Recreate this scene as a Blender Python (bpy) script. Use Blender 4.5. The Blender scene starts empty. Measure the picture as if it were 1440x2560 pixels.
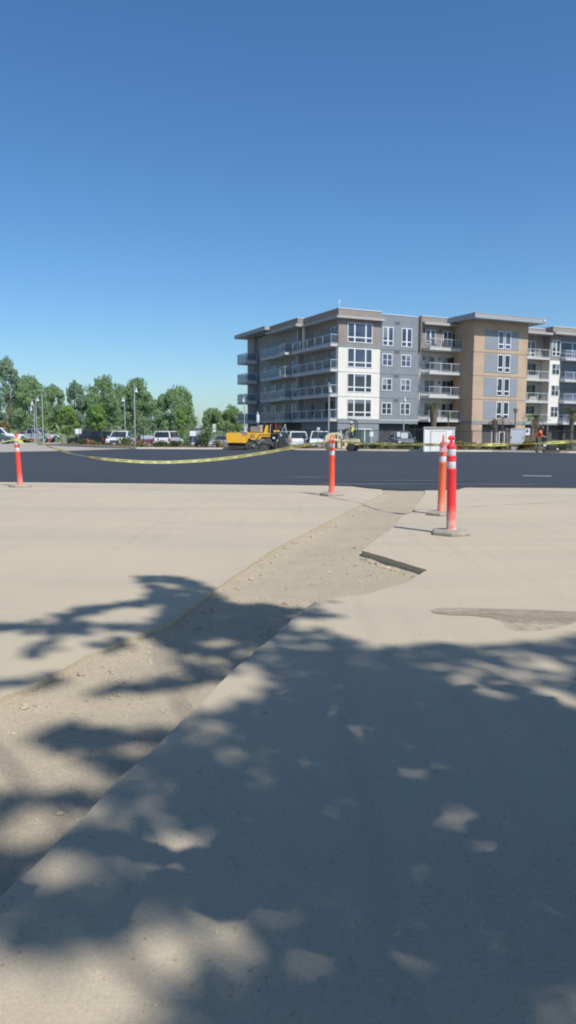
import bpy, bmesh, math, random
from mathutils import Vector, Matrix, noise
from mathutils.geometry import delaunay_2d_cdt, intersect_point_tri_2d

scene = bpy.context.scene
COL = scene.collection
PI = math.pi
R = math.radians

# ---------------------------------------------------------------- camera model
F_PX, PITCH, ROLL, EYE = 1861.8, R(5.8955), .00405, 1.13


def ray(px, py):
    u = px - 720; v = py - 1280
    c, s = math.cos(ROLL), math.sin(ROLL)
    u, v = u*c + v*s, -u*s + v*c
    zc = -v/F_PX
    return Vector((u/F_PX, math.cos(PITCH) + zc*math.sin(PITCH), -math.sin(PITCH) + zc*math.cos(PITCH)))


def G(px, py, z=0.0):
    d = ray(px, py); t = (z - EYE)/d.z
    return (d.x*t, d.y*t)


def A(px, py, Y):
    d = ray(px, py); t = Y/d.y
    return Vector((d.x*t, Y, EYE + d.z*t))


def X(px, Y):
    return A(px, 1090, Y).x


def to_px(x, y, z=0.0):
    h = z - EYE
    yc = y*math.cos(PITCH) - h*math.sin(PITCH); zc = y*math.sin(PITCH) + h*math.cos(PITCH)
    if yc < .05: return None
    u = F_PX*x/yc; v = -F_PX*zc/yc
    c, s = math.cos(ROLL), math.sin(ROLL)
    return (720 + u*c - v*s, 1280 + u*s + v*c)


SUN_EL, SUN_H = R(51), Vector((.61, -.79, 0)).normalized()
SUN = Vector((SUN_H.x*math.cos(SUN_EL), SUN_H.y*math.cos(SUN_EL), math.sin(SUN_EL)))

# ---------------------------------------------------------------- materials


def lin(r, g, b):
    f = lambda c: (c/255/12.92) if c <= 10 else ((c/255 + .055)/1.055)**2.4
    return (f(r), f(g), f(b), 1)


def new_mat(name):
    m = bpy.data.materials.new(name); m.use_nodes = True
    nt = m.node_tree
    return m, nt, nt.nodes, nt.links, nt.nodes['Principled BSDF']


def noise_node(N, Lk, scale, detail=3, rough=.55, coord='Object', stretch=None):
    tc = N.new('ShaderNodeTexCoord'); n = N.new('ShaderNodeTexNoise')
    n.inputs['Scale'].default_value = scale; n.inputs['Detail'].default_value = detail
    n.inputs['Roughness'].default_value = rough
    if stretch:
        mp = N.new('ShaderNodeMapping'); mp.inputs['Scale'].default_value = stretch
        Lk.new(tc.outputs[coord], mp.inputs['Vector']); Lk.new(mp.outputs['Vector'], n.inputs['Vector'])
    else:
        Lk.new(tc.outputs[coord], n.inputs['Vector'])
    return n


def ramp(N, Lk, src, a, b, ca=(0, 0, 0, 1), cb=(1, 1, 1, 1)):
    r = N.new('ShaderNodeValToRGB')
    r.color_ramp.elements[0].position = a; r.color_ramp.elements[1].position = b
    r.color_ramp.elements[0].color = ca; r.color_ramp.elements[1].color = cb
    Lk.new(src, r.inputs['Fac']); return r


def mixc(N, Lk, fac, a, b, mode='MIX'):
    m = N.new('ShaderNodeMix'); m.data_type = 'RGBA'; m.blend_type = mode
    for v, i in ((fac, 'Factor'),):
        if hasattr(v, 'is_linked'): Lk.new(v, m.inputs[0])
        else: m.inputs[0].default_value = v
    for v, i in ((a, 6), (b, 7)):
        if hasattr(v, 'is_linked'): Lk.new(v, m.inputs[i])
        else: m.inputs[i].default_value = v
    return m.outputs[2]


def bump(N, Lk, bs, src, strength=.3, dist=.01):
    b = N.new('ShaderNodeBump'); b.inputs['Strength'].default_value = strength
    b.inputs['Distance'].default_value = dist
    Lk.new(src, b.inputs['Height']); Lk.new(b.outputs['Normal'], bs.inputs['Normal'])


def paint(name, col, rough=.6, var=.12, scale=3.0, metal=0.0, spec=.4, dirt=None):
    """weathered paint / stucco / plastic: base colour with soft procedural variation"""
    m, nt, N, Lk, bs = new_mat(name)
    n = noise_node(N, Lk, scale, 4)
    lo = tuple(c*(1 - var) for c in col[:3]) + (1,); hi = tuple(min(1, c*(1 + var)) for c in col[:3]) + (1,)
    r = ramp(N, Lk, n.outputs['Fac'], .3, .7, lo, hi)
    out = r.outputs['Color']
    if dirt:
        z0, z1, dc, amt = dirt
        tc = N.new('ShaderNodeTexCoord'); sp = N.new('ShaderNodeSeparateXYZ'); Lk.new(tc.outputs['Object'], sp.inputs[0])
        mr = N.new('ShaderNodeMapRange'); mr.inputs[1].default_value = z0; mr.inputs[2].default_value = z1
        mr.inputs[3].default_value = amt; mr.inputs[4].default_value = 0
        Lk.new(sp.outputs['Z'], mr.inputs[0])
        n2 = noise_node(N, Lk, 14, 4)
        r2 = ramp(N, Lk, n2.outputs['Fac'], .35, .62)
        mu = N.new('ShaderNodeMath'); mu.operation = 'MULTIPLY'
        ad = N.new('ShaderNodeMath'); ad.operation = 'ADD'; ad.inputs[1].default_value = .35
        Lk.new(r2.outputs['Color'], ad.inputs[0]); Lk.new(ad.outputs[0], mu.inputs[0]); Lk.new(mr.outputs[0], mu.inputs[1])
        mu.use_clamp = True
        out = mixc(N, Lk, mu.outputs[0], out, dc)
    Lk.new(out, bs.inputs['Base Color'])
    bs.inputs['Roughness'].default_value = rough; bs.inputs['Metallic'].default_value = metal
    bs.inputs['Specular IOR Level'].default_value = spec
    return m


def glass_dark(name, col, rough=.06, spec=.6):
    m, nt, N, Lk, bs = new_mat(name)
    n = noise_node(N, Lk, .35, 2)
    r = ramp(N, Lk, n.outputs['Fac'], .35, .65, tuple(c*.6 for c in col[:3]) + (1,), tuple(c*1.4 for c in col[:3]) + (1,))
    Lk.new(r.outputs['Color'], bs.inputs['Base Color'])
    bs.inputs['Roughness'].default_value = rough; bs.inputs['Specular IOR Level'].default_value = spec
    return m


def see_through(name, col, alpha, rough=.1):
    m, nt, N, Lk, bs = new_mat(name)
    n = noise_node(N, Lk, .5, 2)
    r = ramp(N, Lk, n.outputs['Fac'], .3, .7, tuple(c*.85 for c in col[:3]) + (1,), col)
    Lk.new(r.outputs['Color'], bs.inputs['Base Color'])
    bs.inputs['Alpha'].default_value = alpha; bs.inputs['Roughness'].default_value = rough
    return m


def leaf_mat(name, dark, light, scale=.5, trans=.25):
    m, nt, N, Lk, bs = new_mat(name)
    n = noise_node(N, Lk, scale, 3, .7)
    r = ramp(N, Lk, n.outputs['Fac'], .32, .68, dark, light)
    n2 = noise_node(N, Lk, scale*9, 1)
    c = mixc(N, Lk, .35, r.outputs['Color'], ramp(N, Lk, n2.outputs['Fac'], .3, .7, dark, light).outputs['Color'])
    Lk.new(c, bs.inputs['Base Color']); bs.inputs['Roughness'].default_value = .6
    bs.inputs['Specular IOR Level'].default_value = .25
    tr = N.new('ShaderNodeBsdfTranslucent'); Lk.new(c, tr.inputs['Color'])
    mx = N.new('ShaderNodeMixShader'); mx.inputs[0].default_value = trans
    Lk.new(bs.outputs[0], mx.inputs[1]); Lk.new(tr.outputs[0], mx.inputs[2])
    Lk.new(mx.outputs[0], N['Material Output'].inputs['Surface'])
    return m


def ground_mat(name, base, tint, grey, fine=90, grain=.10, big=.25, bstr=.25, bdist=.004, rough=.9, patch=0.0, lo=.5, amt=.75):
    """dusty ground: large stains, streaks, fine aggregate speckle"""
    m, nt, N, Lk, bs = new_mat(name)
    n1 = noise_node(N, Lk, big, 5, .6)
    c = ramp(N, Lk, n1.outputs['Fac'], .35, .65, base, tint).outputs['Color']
    n2 = noise_node(N, Lk, .55, 5, .62, stretch=(.35, 1.5, 1))
    f2 = ramp(N, Lk, n2.outputs['Fac'], lo, lo + .26).outputs['Color']
    mu = N.new('ShaderNodeMath'); mu.operation = 'MULTIPLY'; mu.inputs[1].default_value = amt
    Lk.new(f2, mu.inputs[0])
    c = mixc(N, Lk, mu.outputs[0], c, grey)
    if patch:
        n5 = noise_node(N, Lk, 3.2, 4, .7)
        f5 = ramp(N, Lk, n5.outputs['Fac'], .56, .7).outputs['Color']
        m5 = N.new('ShaderNodeMath'); m5.operation = 'MULTIPLY'; m5.inputs[1].default_value = patch
        Lk.new(f5, m5.inputs[0]); c = mixc(N, Lk, m5.outputs[0], c, grey)
    if patch and lo < .45:
        tcs = N.new('ShaderNodeTexCoord'); mps = N.new('ShaderNodeMapping'); mps.inputs['Rotation'].default_value = (0, 0, R(-34)); mps.inputs['Scale'].default_value = (5.5, .22, 1)
        ns = N.new('ShaderNodeTexNoise'); ns.inputs['Scale'].default_value = 1.0; ns.inputs['Detail'].default_value = 4
        Lk.new(tcs.outputs['Object'], mps.inputs['Vector']); Lk.new(mps.outputs['Vector'], ns.inputs['Vector'])
        fs_ = ramp(N, Lk, ns.outputs['Fac'], .52, .72, (1, 1, 1, 1), (.94, .94, .945, 1)).outputs['Color']
        c = mixc(N, Lk, 1.0, c, fs_, 'MULTIPLY')
    n3 = noise_node(N, Lk, fine, 3, .8)
    g = ramp(N, Lk, n3.outputs['Fac'], .3, .7, (1 - grain*1.6,)*3 + (1,), (1 + grain, 1 + grain, 1 + grain, 1)).outputs['Color']
    c = mixc(N, Lk, 1.0, c, g, 'MULTIPLY')
    n4 = noise_node(N, Lk, 300, 2, .6)
    sp = ramp(N, Lk, n4.outputs['Fac'], .68, .74, (1, 1, 1, 1), (.62, .6, .58, 1)).outputs['Color']
    c = mixc(N, Lk, 1.0, c, sp, 'MULTIPLY')
    Lk.new(c, bs.inputs['Base Color']); bs.inputs['Roughness'].default_value = rough
    bs.inputs['Specular IOR Level'].default_value = .25
    bump(N, Lk, bs, n3.outputs['Fac'], bstr, bdist)
    return m


MT = {}
MT['pavement'] = ground_mat('dusty_pavement', (.505, .422, .298, 1), (.465, .393, .287, 1), (.40, .352, .277, 1), patch=.22, lo=.44, amt=.7)
MT['trench'] = ground_mat('trench_dirt', (.425, .352, .246, 1), (.40, .335, .237, 1), (.355, .30, .218, 1), fine=70, grain=.14, bstr=.35, bdist=.006, patch=.3)
MT['cut'] = ground_mat('cut_edge_dirt', (.49, .41, .29, 1), (.45, .38, .275, 1), (.40, .34, .25, 1), fine=50, grain=.14, bstr=.4, bdist=.006)
MT['rock'] = paint('rock', (.41, .345, .25, 1), .9, .3, 6)
MT['asphalt'] = ground_mat('fresh_asphalt', (.045, .051, .064, 1), (.051, .057, .069, 1), (.058, .064, .074, 1), fine=60, grain=.2, big=.12, rough=.85)
MT['asphalt_dust'] = ground_mat('dusted_asphalt', (.085, .085, .09, 1), (.11, .105, .105, 1), (.075, .077, .085, 1), fine=60, grain=.2, big=.4, rough=.9)
MT['lot'] = ground_mat('parking_asphalt', (.16, .16, .165, 1), (.14, .14, .15, 1), (.2, .2, .2, 1), big=.05)
MT['earth'] = ground_mat('earth', (.22, .2, .13, 1), (.17, .17, .1, 1), (.25, .22, .16, 1), big=.02, fine=5)
MT['mulch'] = ground_mat('planting_soil', (.2, .155, .1, 1), (.27, .21, .13, 1), (.13, .11, .08, 1), fine=25, grain=.3)
MT['gravel'] = ground_mat('pale_gravel', (.42, .37, .31, 1), (.37, .33, .28, 1), (.31, .29, .26, 1), fine=30, grain=.25, big=.15)
MT['curb'] = paint('curb_concrete', (.55, .51, .45, 1), .85, .12, 2)
MT['wet'] = ground_mat('wet_stain', (.23, .195, .155, 1), (.28, .24, .19, 1), (.34, .29, .23, 1), fine=60, grain=.2, big=1.2, rough=.7)
MT['line'] = paint('line_paint', (.36, .36, .35, 1), .7, .15, 8)

# ---------------------------------------------------------------- mesh helpers


class MB:
    def __init__(s): s.v = []; s.f = []; s.m = []

    def add(s, vs, fs, m=0):
        o = len(s.v); s.v += [tuple(p) for p in vs]
        for f in fs: s.f.append(tuple(i + o for i in f)); s.m.append(m)

    def bb(s, x0, x1, y0, y1, z0, z1, m=0):
        s.add([(x0, y0, z0), (x1, y0, z0), (x1, y1, z0), (x0, y1, z0), (x0, y0, z1), (x1, y0, z1), (x1, y1, z1), (x0, y1, z1)],
              [(0, 3, 2, 1), (4, 5, 6, 7), (0, 1, 5, 4), (1, 2, 6, 5), (2, 3, 7, 6), (3, 0, 4, 7)], m)
        return s

    def box(s, c, size, rot=None, m=0):
        hx, hy, hz = (d/2 for d in size); c = Vector(c)
        vs = [Vector(p) for p in ((-hx, -hy, -hz), (hx, -hy, -hz), (hx, hy, -hz), (-hx, hy, -hz), (-hx, -hy, hz), (hx, -hy, hz), (hx, hy, hz), (-hx, hy, hz))]
        if rot is not None: vs = [rot @ p for p in vs]
        s.add([p + c for p in vs], [(0, 3, 2, 1), (4, 5, 6, 7), (0, 1, 5, 4), (1, 2, 6, 5), (2, 3, 7, 6), (3, 0, 4, 7)], m)
        return s

    def prism(s, poly, d0, d1, axis='y', m=0, shrink=None):
        """extrude a 2D polygon; axis y: poly is (x,z); axis z: (x,y); axis x: (y,z)"""
        def p3(a, b, d):
            return (a, d, b) if axis == 'y' else ((a, b, d) if axis == 'z' else (d, a, b))
        n = len(poly)
        vs = [p3(a, b, d0 if not shrink else d0*shrink(a, b)) for a, b in poly] + [p3(a, b, d1 if not shrink else d1*shrink(a, b)) for a, b in poly]
        fs = [tuple(range(n)), tuple(range(2*n - 1, n - 1, -1))] + [(i, i + n, (i + 1) % n + n, (i + 1) % n) for i in range(n)]
        s.add(vs, fs, m); return s

    def tube(s, pts, rs, n=8, m=0, cap=True):
        pts = [Vector(p) for p in pts]
        if not hasattr(rs, '__len__'): rs = [rs]*len(pts)
        vs = []; prev = None
        for i, p in enumerate(pts):
            t = (pts[min(i + 1, len(pts) - 1)] - pts[max(i - 1, 0)]).normalized()
            if prev is None:
                a = t.cross(Vector((0, 0, 1)) if abs(t.z) < .95 else Vector((1, 0, 0))).normalized()
            else:
                a = (prev - t*prev.dot(t)); a = a.normalized() if a.length > 1e-6 else t.orthogonal().normalized()
            prev = a; b = t.cross(a)
            vs += [p + (a*math.cos(2*PI*k/n) + b*math.sin(2*PI*k/n))*rs[i] for k in range(n)]
        fs = []
        for i in range(len(pts) - 1):
            for k in range(n):
                fs.append((i*n + k, i*n + (k + 1) % n, (i + 1)*n + (k + 1) % n, (i + 1)*n + k))
        if cap:
            fs.append(tuple(range(n - 1, -1, -1))); o = (len(pts) - 1)*n; fs.append(tuple(range(o, o + n)))
        s.add(vs, fs, m); return s

    def lathe(s, prof, n=20, c=(0, 0, 0), m=0, rot=None):
        vs = []
        for r, z in prof:
            for k in range(n):
                p = Vector((r*math.cos(2*PI*k/n), r*math.sin(2*PI*k/n), z))
                if rot is not None: p = rot @ p
                vs.append(p + Vector(c))
        fs = []
        for i in range(len(prof) - 1):
            for k in range(n):
                fs.append((i*n + k, i*n + (k + 1) % n, (i + 1)*n + (k + 1) % n, (i + 1)*n + k))
        fs.append(tuple(range(n - 1, -1, -1))); o = (len(prof) - 1)*n; fs.append(tuple(range(o, o + n)))
        s.add(vs, fs, m); return s

    def ball(s, c, rx, ry=None, rz=None, n=12, k=8, m=0, jit=0, rng=None):
        ry = ry or rx; rz = rz or rx
        vs = []; fs = []
        for i in range(k + 1):
            th = PI*i/k
            for j in range(n):
                ph = 2*PI*j/n; q = 1 + (rng.uniform(-jit, jit) if jit else 0)
                vs.append((c[0] + rx*q*math.sin(th)*math.cos(ph), c[1] + ry*q*math.sin(th)*math.sin(ph), c[2] + rz*q*math.cos(th)))
        for i in range(k):
            for j in range(n):
                fs.append((i*n + j, (i + 1)*n + j, (i + 1)*n + (j + 1) % n, i*n + (j + 1) % n))
        s.add(vs, fs, m); return s

    def build(s, name, mats, parent=None, smooth=False, bevel=0, seg=2, loc=None, merge=False):
        me = bpy.data.meshes.new(name)
        me.from_pydata(s.v, [], s.f)
        if not isinstance(mats, (list, tuple)): mats = [mats]
        for mm in mats: me.materials.append(mm)
        me.polygons.foreach_set('material_index', s.m)
        if merge or bevel or smooth:
            bm = bmesh.new(); bm.from_mesh(me)
            bmesh.ops.remove_doubles(bm, verts=bm.verts, dist=1e-5)
            bmesh.ops.recalc_face_normals(bm, faces=bm.faces)
            bm.to_mesh(me); bm.free()
        if smooth:
            me.polygons.foreach_set('use_smooth', [True]*len(me.polygons))
            try: me.set_sharp_from_angle(angle=R(42))
            except Exception: pass
        me.update()
        o = bpy.data.objects.new(name, me); COL.objects.link(o)
        if parent: o.parent = parent
        if loc: o.location = loc
        if bevel:
            b = o.modifiers.new('bevel', 'BEVEL'); b.width = bevel; b.segments = seg; b.limit_method = 'ANGLE'; b.angle_limit = R(40)
        return o


def tag(o, label=None, cat=None, group=None, kind=None):
    if label: o['label'] = label
    if cat: o['category'] = cat
    if group: o['group'] = group
    if kind: o['kind'] = kind
    return o


def thing(name, label, cat, loc=(0, 0, 0), rz=0, group=None):
    o = bpy.data.objects.new(name, None); COL.objects.link(o)
    o.empty_display_size = .2
    o.location = loc; o.rotation_euler = (0, 0, rz)
    return tag(o, label, cat, group)


def copy_tree(o, parent=None):
    c = o.copy(); COL.objects.link(c)
    if parent: c.parent = parent
    for ch in list(o.children): copy_tree(ch, c)
    return c


def text_mesh(body, size, extrude=0.0):
    """outline letters turned into plain triangles; returns verts (x,y) centred and faces"""
    cu = bpy.data.curves.new('lettering', 'FONT'); cu.body = body; cu.size = size
    cu.align_x = 'CENTER'; cu.align_y = 'CENTER'; cu.resolution_u = 3; cu.extrude = extrude
    ob = bpy.data.objects.new('lettering', cu); COL.objects.link(ob)
    bpy.context.view_layer.update()
    dg = bpy.context.evaluated_depsgraph_get()
    me = bpy.data.meshes.new_from_object(ob.evaluated_get(dg))
    vs = [tuple(v.co) for v in me.vertices]; fs = [tuple(p.vertices) for p in me.polygons]
    bpy.data.objects.remove(ob); bpy.data.curves.remove(cu); bpy.data.meshes.remove(me)
    return vs, fs


def inside(p, poly):
    x, y = p; c = False; j = len(poly) - 1
    for i in range(len(poly)):
        xi, yi = poly[i]; xj, yj = poly[j]
        if (yi > y) != (yj > y) and x < (xj - xi)*(y - yi)/(yj - yi) + xi: c = not c
        j = i
    return c


def cdt_sheet(outer, holes, z):
    vs = [Vector(p) for p in outer]; es = [(i, (i + 1) % len(outer)) for i in range(len(outer))]
    for h in holes:
        o = len(vs); vs += [Vector(p) for p in h]; es += [(o + i, o + (i + 1) % len(h)) for i in range(len(h))]
    v2, e2, f2, _, _, _ = delaunay_2d_cdt(vs, es, [], 0, 1e-5)
    keep = []
    for f in f2:
        c = (sum(v2[i].x for i in f)/3, sum(v2[i].y for i in f)/3)
        if inside(c, outer) and not any(inside(c, h) for h in holes): keep.append(tuple(f))
    return [(v.x, v.y, z) for v in v2], keep


def rough_line(pts, step, amp, rng, seed=0.0):
    out = []
    for a, b in zip(pts[:-1], pts[1:]):
        a = Vector(a); b = Vector(b); L = (b - a).length; n = max(1, int(L/step)); nrm = Vector((-(b - a).y, (b - a).x)).normalized()
        for i in range(n):
            p = a.lerp(b, i/n); w = amp*(noise.noise((p.x*5, p.y*5, seed)) + .6*noise.noise((p.x*19, p.y*19, seed)))
            out.append(tuple(p + nrm*(w if i else w*.5)))
    out.append(tuple(pts[-1])); return out


rng = random.Random(11)

# ---------------------------------------------------------------- the setting: ground, lot, asphalt, trench
mb = MB(); mb.add([(-1800, -400, -.46), (1800, -400, -.46), (1800, 3000, -.46), (-1800, 3000, -.46)], [(0, 1, 2, 3)])
tag(mb.build('ground', MT['earth']), kind='structure')
mb = MB(); mb.add([(-28, 57, -.38), (90, 44, -.38), (90, 130, -.38), (-90, 130, -.38), (-90, 122, -.38), (-28, 122, -.38)], [(0, 1, 2, 3, 4, 5)])
tag(mb.build('parking_lot', MT['lot']), kind='structure')

left_px = [(-420, 1905), (-200, 1826), (0, 1745), (87, 1707), (220, 1637), (320, 1595), (430, 1550), (525, 1478), (542, 1468), (680, 1375), (800, 1313), (858, 1284), (955, 1235)]
right_px = [(1062, 1234), (1045, 1258), (1032, 1275), (1040, 1277), (1005, 1290), (985, 1317), (945, 1345), (905, 1376), (1067, 1424), (1027, 1452), (925, 1484), (787, 1503), (724, 1556), (600, 1660), (500, 1760), (330, 1920), (190, 2060), (50, 2195), (0, 2245), (-420, 2660)]
left_w = rough_line([G(*p) for p in left_px], .07, .009, rng, 1.0)
right_w = rough_line([G(*p) for p in right_px], .05, .013, rng, 5.0)
end_w = [G(1062, 1218), G(955, 1218)]
trench_poly = left_w[:] + [end_w[1], end_w[0]] + right_w
outer = [(-90, -20), (45, -20), (45, 44), (18.9, 50.6), (14.5, 53.3), (9.5, 53.5), (4.6, 55.4), (-4.3, 58.6), (-12.3, 59.4), (-16.0, 63.2), (-26.8, 79.3), (-27, 122), (-90, 122)]
v, f = cdt_sheet(outer, [trench_poly], 0.0)
mb = MB(); mb.add(v, f)
tag(mb.build('pavement', MT['pavement'], merge=True), kind='structure')
# the cut faces of the slab round the trench
mb = MB()
n = len(trench_poly)
for i in range(n):
    a = trench_poly[i]; b = trench_poly[(i + 1) % n]
    mb.add([(a[0], a[1], 0), (b[0], b[1], 0), (b[0], b[1], -.16), (a[0], a[1], -.16)], [(0, 1, 2, 3)])
tag(mb.build('pavement_cut_edge', MT['cut'], merge=True), kind='structure')

# trench floor: a fine displaced grid under the hole
LSEG = [Vector(p) for p in [G(*q) for q in left_px]]


def dist_left(p):
    best = 9
    for a, b in zip(LSEG[:-1], LSEG[1:]):
        ab = b - a; t = max(0, min(1, (p - a).dot(ab)/ab.dot(ab))); best = min(best, (p - (a + ab*t)).length)
    return best


def floor_z(x, y):
    p = Vector((x, y)); d = dist_left(p)
    z = -.056 + .026*math.exp(-(d/.14)**2) + .012*noise.noise((x*1.7, y*1.7, 2)) + .010*noise.noise((x*5, y*5, 9)) + .0035*noise.noise((x*21, y*21, 4))
    if y > 13: z += min(1, (y - 13)/2.6)*.045
    return min(z, -.012)


ax0 = Vector(G(-420, 2300)); ax1 = Vector(G(1005, 1216)); axd = (ax1 - ax0).normalized(); axn = Vector((-axd.y, axd.x))
mb = MB(); vs = []; idx = {}
Ltr = (ax1 - ax0).length
s_ = 0; rows = []
while s_ < Ltr + .2:
    rows.append(s_); p = ax0 + axd*s_; s_ += .022 + max(0, p.y - 3)*.004
cols = [-1.75 + .034*i for i in range(104)]
for i, a in enumerate(rows):
    for j, b in enumerate(cols):
        p = ax0 + axd*a + axn*b; vs.append((p.x, p.y, floor_z(p.x, p.y)))
nc = len(cols); fs = []
for i in range(len(rows) - 1):
    for j in range(nc - 1):
        fs.append((i*nc + j, i*nc + j + 1, (i + 1)*nc + j + 1, (i + 1)*nc + j))
mb.add(vs, fs)
o = mb.build('trench_floor', MT['trench']); tag(o, kind='structure')
o.data.polygons.foreach_set('use_smooth', [True]*len(o.data.polygons))

# loose stones and clods in the trench: nobody could count them
mb = MB(); r2 = random.Random(5); cnt = 0
while cnt < 1300:
    a = r2.uniform(0, Ltr)*r2.uniform(.3, 1); b = r2.uniform(-1.7, 1.7)
    p = ax0 + axd*a + axn*b
    if not inside((p.x, p.y), trench_poly): continue
    d = dist_left(p)
    if noise.noise((p.x*1.3, p.y*1.3, 7)) < -.05 and d > .25 and r2.random() < .7: continue
    r = r2.choice((.003, .004, .005, .006, .009))*r2.uniform(.6, 1.3)
    if r2.random() < .03: r *= 1.9
    z = floor_z(p.x, p.y)
    mb.ball((p.x, p.y, z + r*.25), r*r2.uniform(.8, 1.5), r*r2.uniform(.8, 1.4), r*.7, 6, 4, jit=.25, rng=r2); cnt += 1
for k in range(90):
    i_ = r2.randrange(4, len(left_w) - 2); p = Vector(left_w[i_]) + Vector((r2.uniform(.03, .16), r2.uniform(-.1, .02)))
    if k % 3 == 0:
        a_ = Vector(G(905, 1380)); b_ = Vector(G(1067, 1430)); p = a_.lerp(b_, r2.random()) + Vector((-r2.uniform(.0, .09), -r2.uniform(0, .05)))
    if not inside((p.x, p.y), trench_poly): continue
    r = r2.uniform(.008, .024)*r2.uniform(.5, 1)
    mb.ball((p.x, p.y, floor_z(p.x, p.y) + r*.3), r*r2.uniform(.9, 1.5), r*r2.uniform(.8, 1.3), r*.75, 7, 5, jit=.28, rng=r2)
tag(mb.build('trench_gravel', MT['rock']), 'loose stones and dirt clods scattered over the trench floor', 'gravel', kind='stuff')
# crumbs on the dusty pavement
mb = MB(); r2 = random.Random(15)
for k in range(420):
    px = r2.uniform(0, 1440); py = r2.uniform(1240, 2540); x, y = G(px, py)
    if inside((x, y), trench_poly): continue
    r = r2.uniform(.0015, .004)*(1 + y*.08)
    mb.ball((x, y, r*.4), r*1.3, r, r*.7, 5, 3, jit=.25, rng=r2)
tag(mb.build('pavement_crumbs', MT['rock']), 'small crumbs of stone lying on the dusty pavement', 'gravel', kind='stuff')

# fresh asphalt mat
near = [G(*p) for p in ((0, 1205), (250, 1207.5), (560, 1211), (800, 1213.5), (880, 1216), (920, 1221), (960, 1224), (1030, 1225.5), (1100, 1226), (1145, 1224.5), (1163, 1219), (1300, 1219.5), (1440, 1220.5))]
near = rough_line(near, .12, .03, rng, 3.0)
asph = [(-16, 20.4)] + near + [(32, 16.6), (44, 30), (44, 43.2)] + [(18.86, 49.6), (14.5, 52.5), (9.46, 52.7), (4.57, 54.6), (-4.28, 57.6), (-9, 57.6), (-12.3, 57.9), (-13.75, 53.5), (-15, 49.9), (-16.5, 47.3), (-17.5, 45.5), (-22, 38), (-32, 28)]
v, f = cdt_sheet(asph, [], .02)
mb = MB(); mb.add(v, f)
for a, b in zip(asph, asph[1:] + asph[:1]):
    mb.add([(a[0], a[1], .02), (b[0], b[1], .02), (b[0], b[1], -.09), (a[0], a[1], -.09)], [(0, 1, 2, 3)])
tag(mb.build('fresh_asphalt', MT['asphalt'], merge=True), kind='structure')
# dust tracked over the near edge of the asphalt
for dk, (px0, px1, py, th) in enumerate(((720, 1100, 1212.5, 1.6), (1000, 1430, 1214.0, 1.4), (690, 830, 1196, 1.6), (860, 1210, 1205, 1.3))):
    dz = .0235 + .0022*dk
    top = [G(px0 + (px1 - px0)*t, py - th*math.sin(PI*t)*(1 + .6*noise.noise((t*9, py, 0)))) for t in [i/24 for i in range(25)]]
    bot = [G(px0 + (px1 - px0)*t, py + th*math.sin(PI*t)*(1 + .6*noise.noise((t*9, py, 5))) + .01) for t in [i/24 for i in range(25)]]
    mb = MB()
    for i in range(24):
        mb.add([(*bot[i], dz), (*bot[i + 1], dz), (*top[i + 1], dz), (*top[i], dz)], [(0, 1, 2, 3)])
    tag(mb.build('dust_streak', MT['asphalt_dust']), kind='structure')
# short white stripe painted on the asphalt
q = [G(1307, 1191.3), G(1379, 1192.6), G(1379, 1194.2), G(1307, 1192.9)]
mb = MB(); mb.add([(x, y, .0325) for x, y in q], [(3, 2, 1, 0)])
tag(mb.build('painted_stripe', MT['line']), kind='structure')
# damp stain on the pavement, right
st = [(1078, 1528), (1095, 1522), (1150, 1521), (1215, 1522), (1300, 1525), (1390, 1528), (1500, 1533), (1600, 1545), (1560, 1560), (1440, 1556), (1400, 1570), (1345, 1578), (1290, 1577), (1262, 1570), (1258, 1558), (1228, 1545), (1170, 1539), (1110, 1537), (1085, 1533)]
stw = rough_line([G(*p) for p in st] + [G(*st[0])], .03, .012, rng, 8.0)[:-1]
v, f = cdt_sheet(stw, [], .004); mb = MB(); mb.add(v, f)
m, nt, N, Lk, bs = new_mat('damp_stain')
nn = noise_node(N, Lk, 5, 8, .8, stretch=(.45, 1.8, 1)); c = ramp(N, Lk, nn.outputs['Fac'], .40, .66, (.285, .232, .16, 1), (.40, .33, .235, 1)).outputs['Color']
Lk.new(c, bs.inputs['Base Color']); bs.inputs['Roughness'].default_value = .75
n2_ = noise_node(N, Lk, 26, 6, .8, stretch=(.6, 1.5, 1)); tc_ = N.new('ShaderNodeTexCoord'); sp_ = N.new('ShaderNodeSeparateXYZ'); Lk.new(tc_.outputs['Object'], sp_.inputs[0])
far_ = N.new('ShaderNodeMapRange'); far_.inputs[1].default_value = 4.38; far_.inputs[2].default_value = 4.72; far_.inputs[3].default_value = -.05; far_.inputs[4].default_value = .2
Lk.new(sp_.outputs['Y'], far_.inputs[0]); ad_ = N.new('ShaderNodeMath'); ad_.operation = 'ADD'; Lk.new(n2_.outputs['Fac'], ad_.inputs[0]); Lk.new(far_.outputs[0], ad_.inputs[1])
al_ = ramp(N, Lk, ad_.outputs[0], .40, .68).outputs['Color']; Lk.new(al_, bs.inputs['Alpha'])
tag(mb.build('damp_stain', m, merge=True), kind='structure')
# gravel apron on the left beyond the asphalt
gp = [(-88, 30), (-33, 29), (-22.6, 38.4), (-18.2, 45.8), (-17.1, 47.6), (-15.6, 50.2), (-14.3, 53.7), (-12.9, 58.2), (-15.0, 61.8), (-26.9, 79), (-27.1, 121), (-88, 121)]
gp = rough_line(gp + gp[:1], 1.2, .12, rng, 2.0)[:-1]
v, f = cdt_sheet(gp, [], .006); mb = MB(); mb.add(v, f)
tag(mb.build('gravel_apron', MT['gravel'], merge=True), kind='structure')

# curb and planting strip behind the asphalt
CL = [(44.6, 44.2), (18.9, 50.4), (14.5, 53.1), (9.5, 53.3), (4.6, 55.2), (-4.3, 58.4), (-12.0, 59.2), (-15.6, 63.2), (-26.5, 79.2)]


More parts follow.
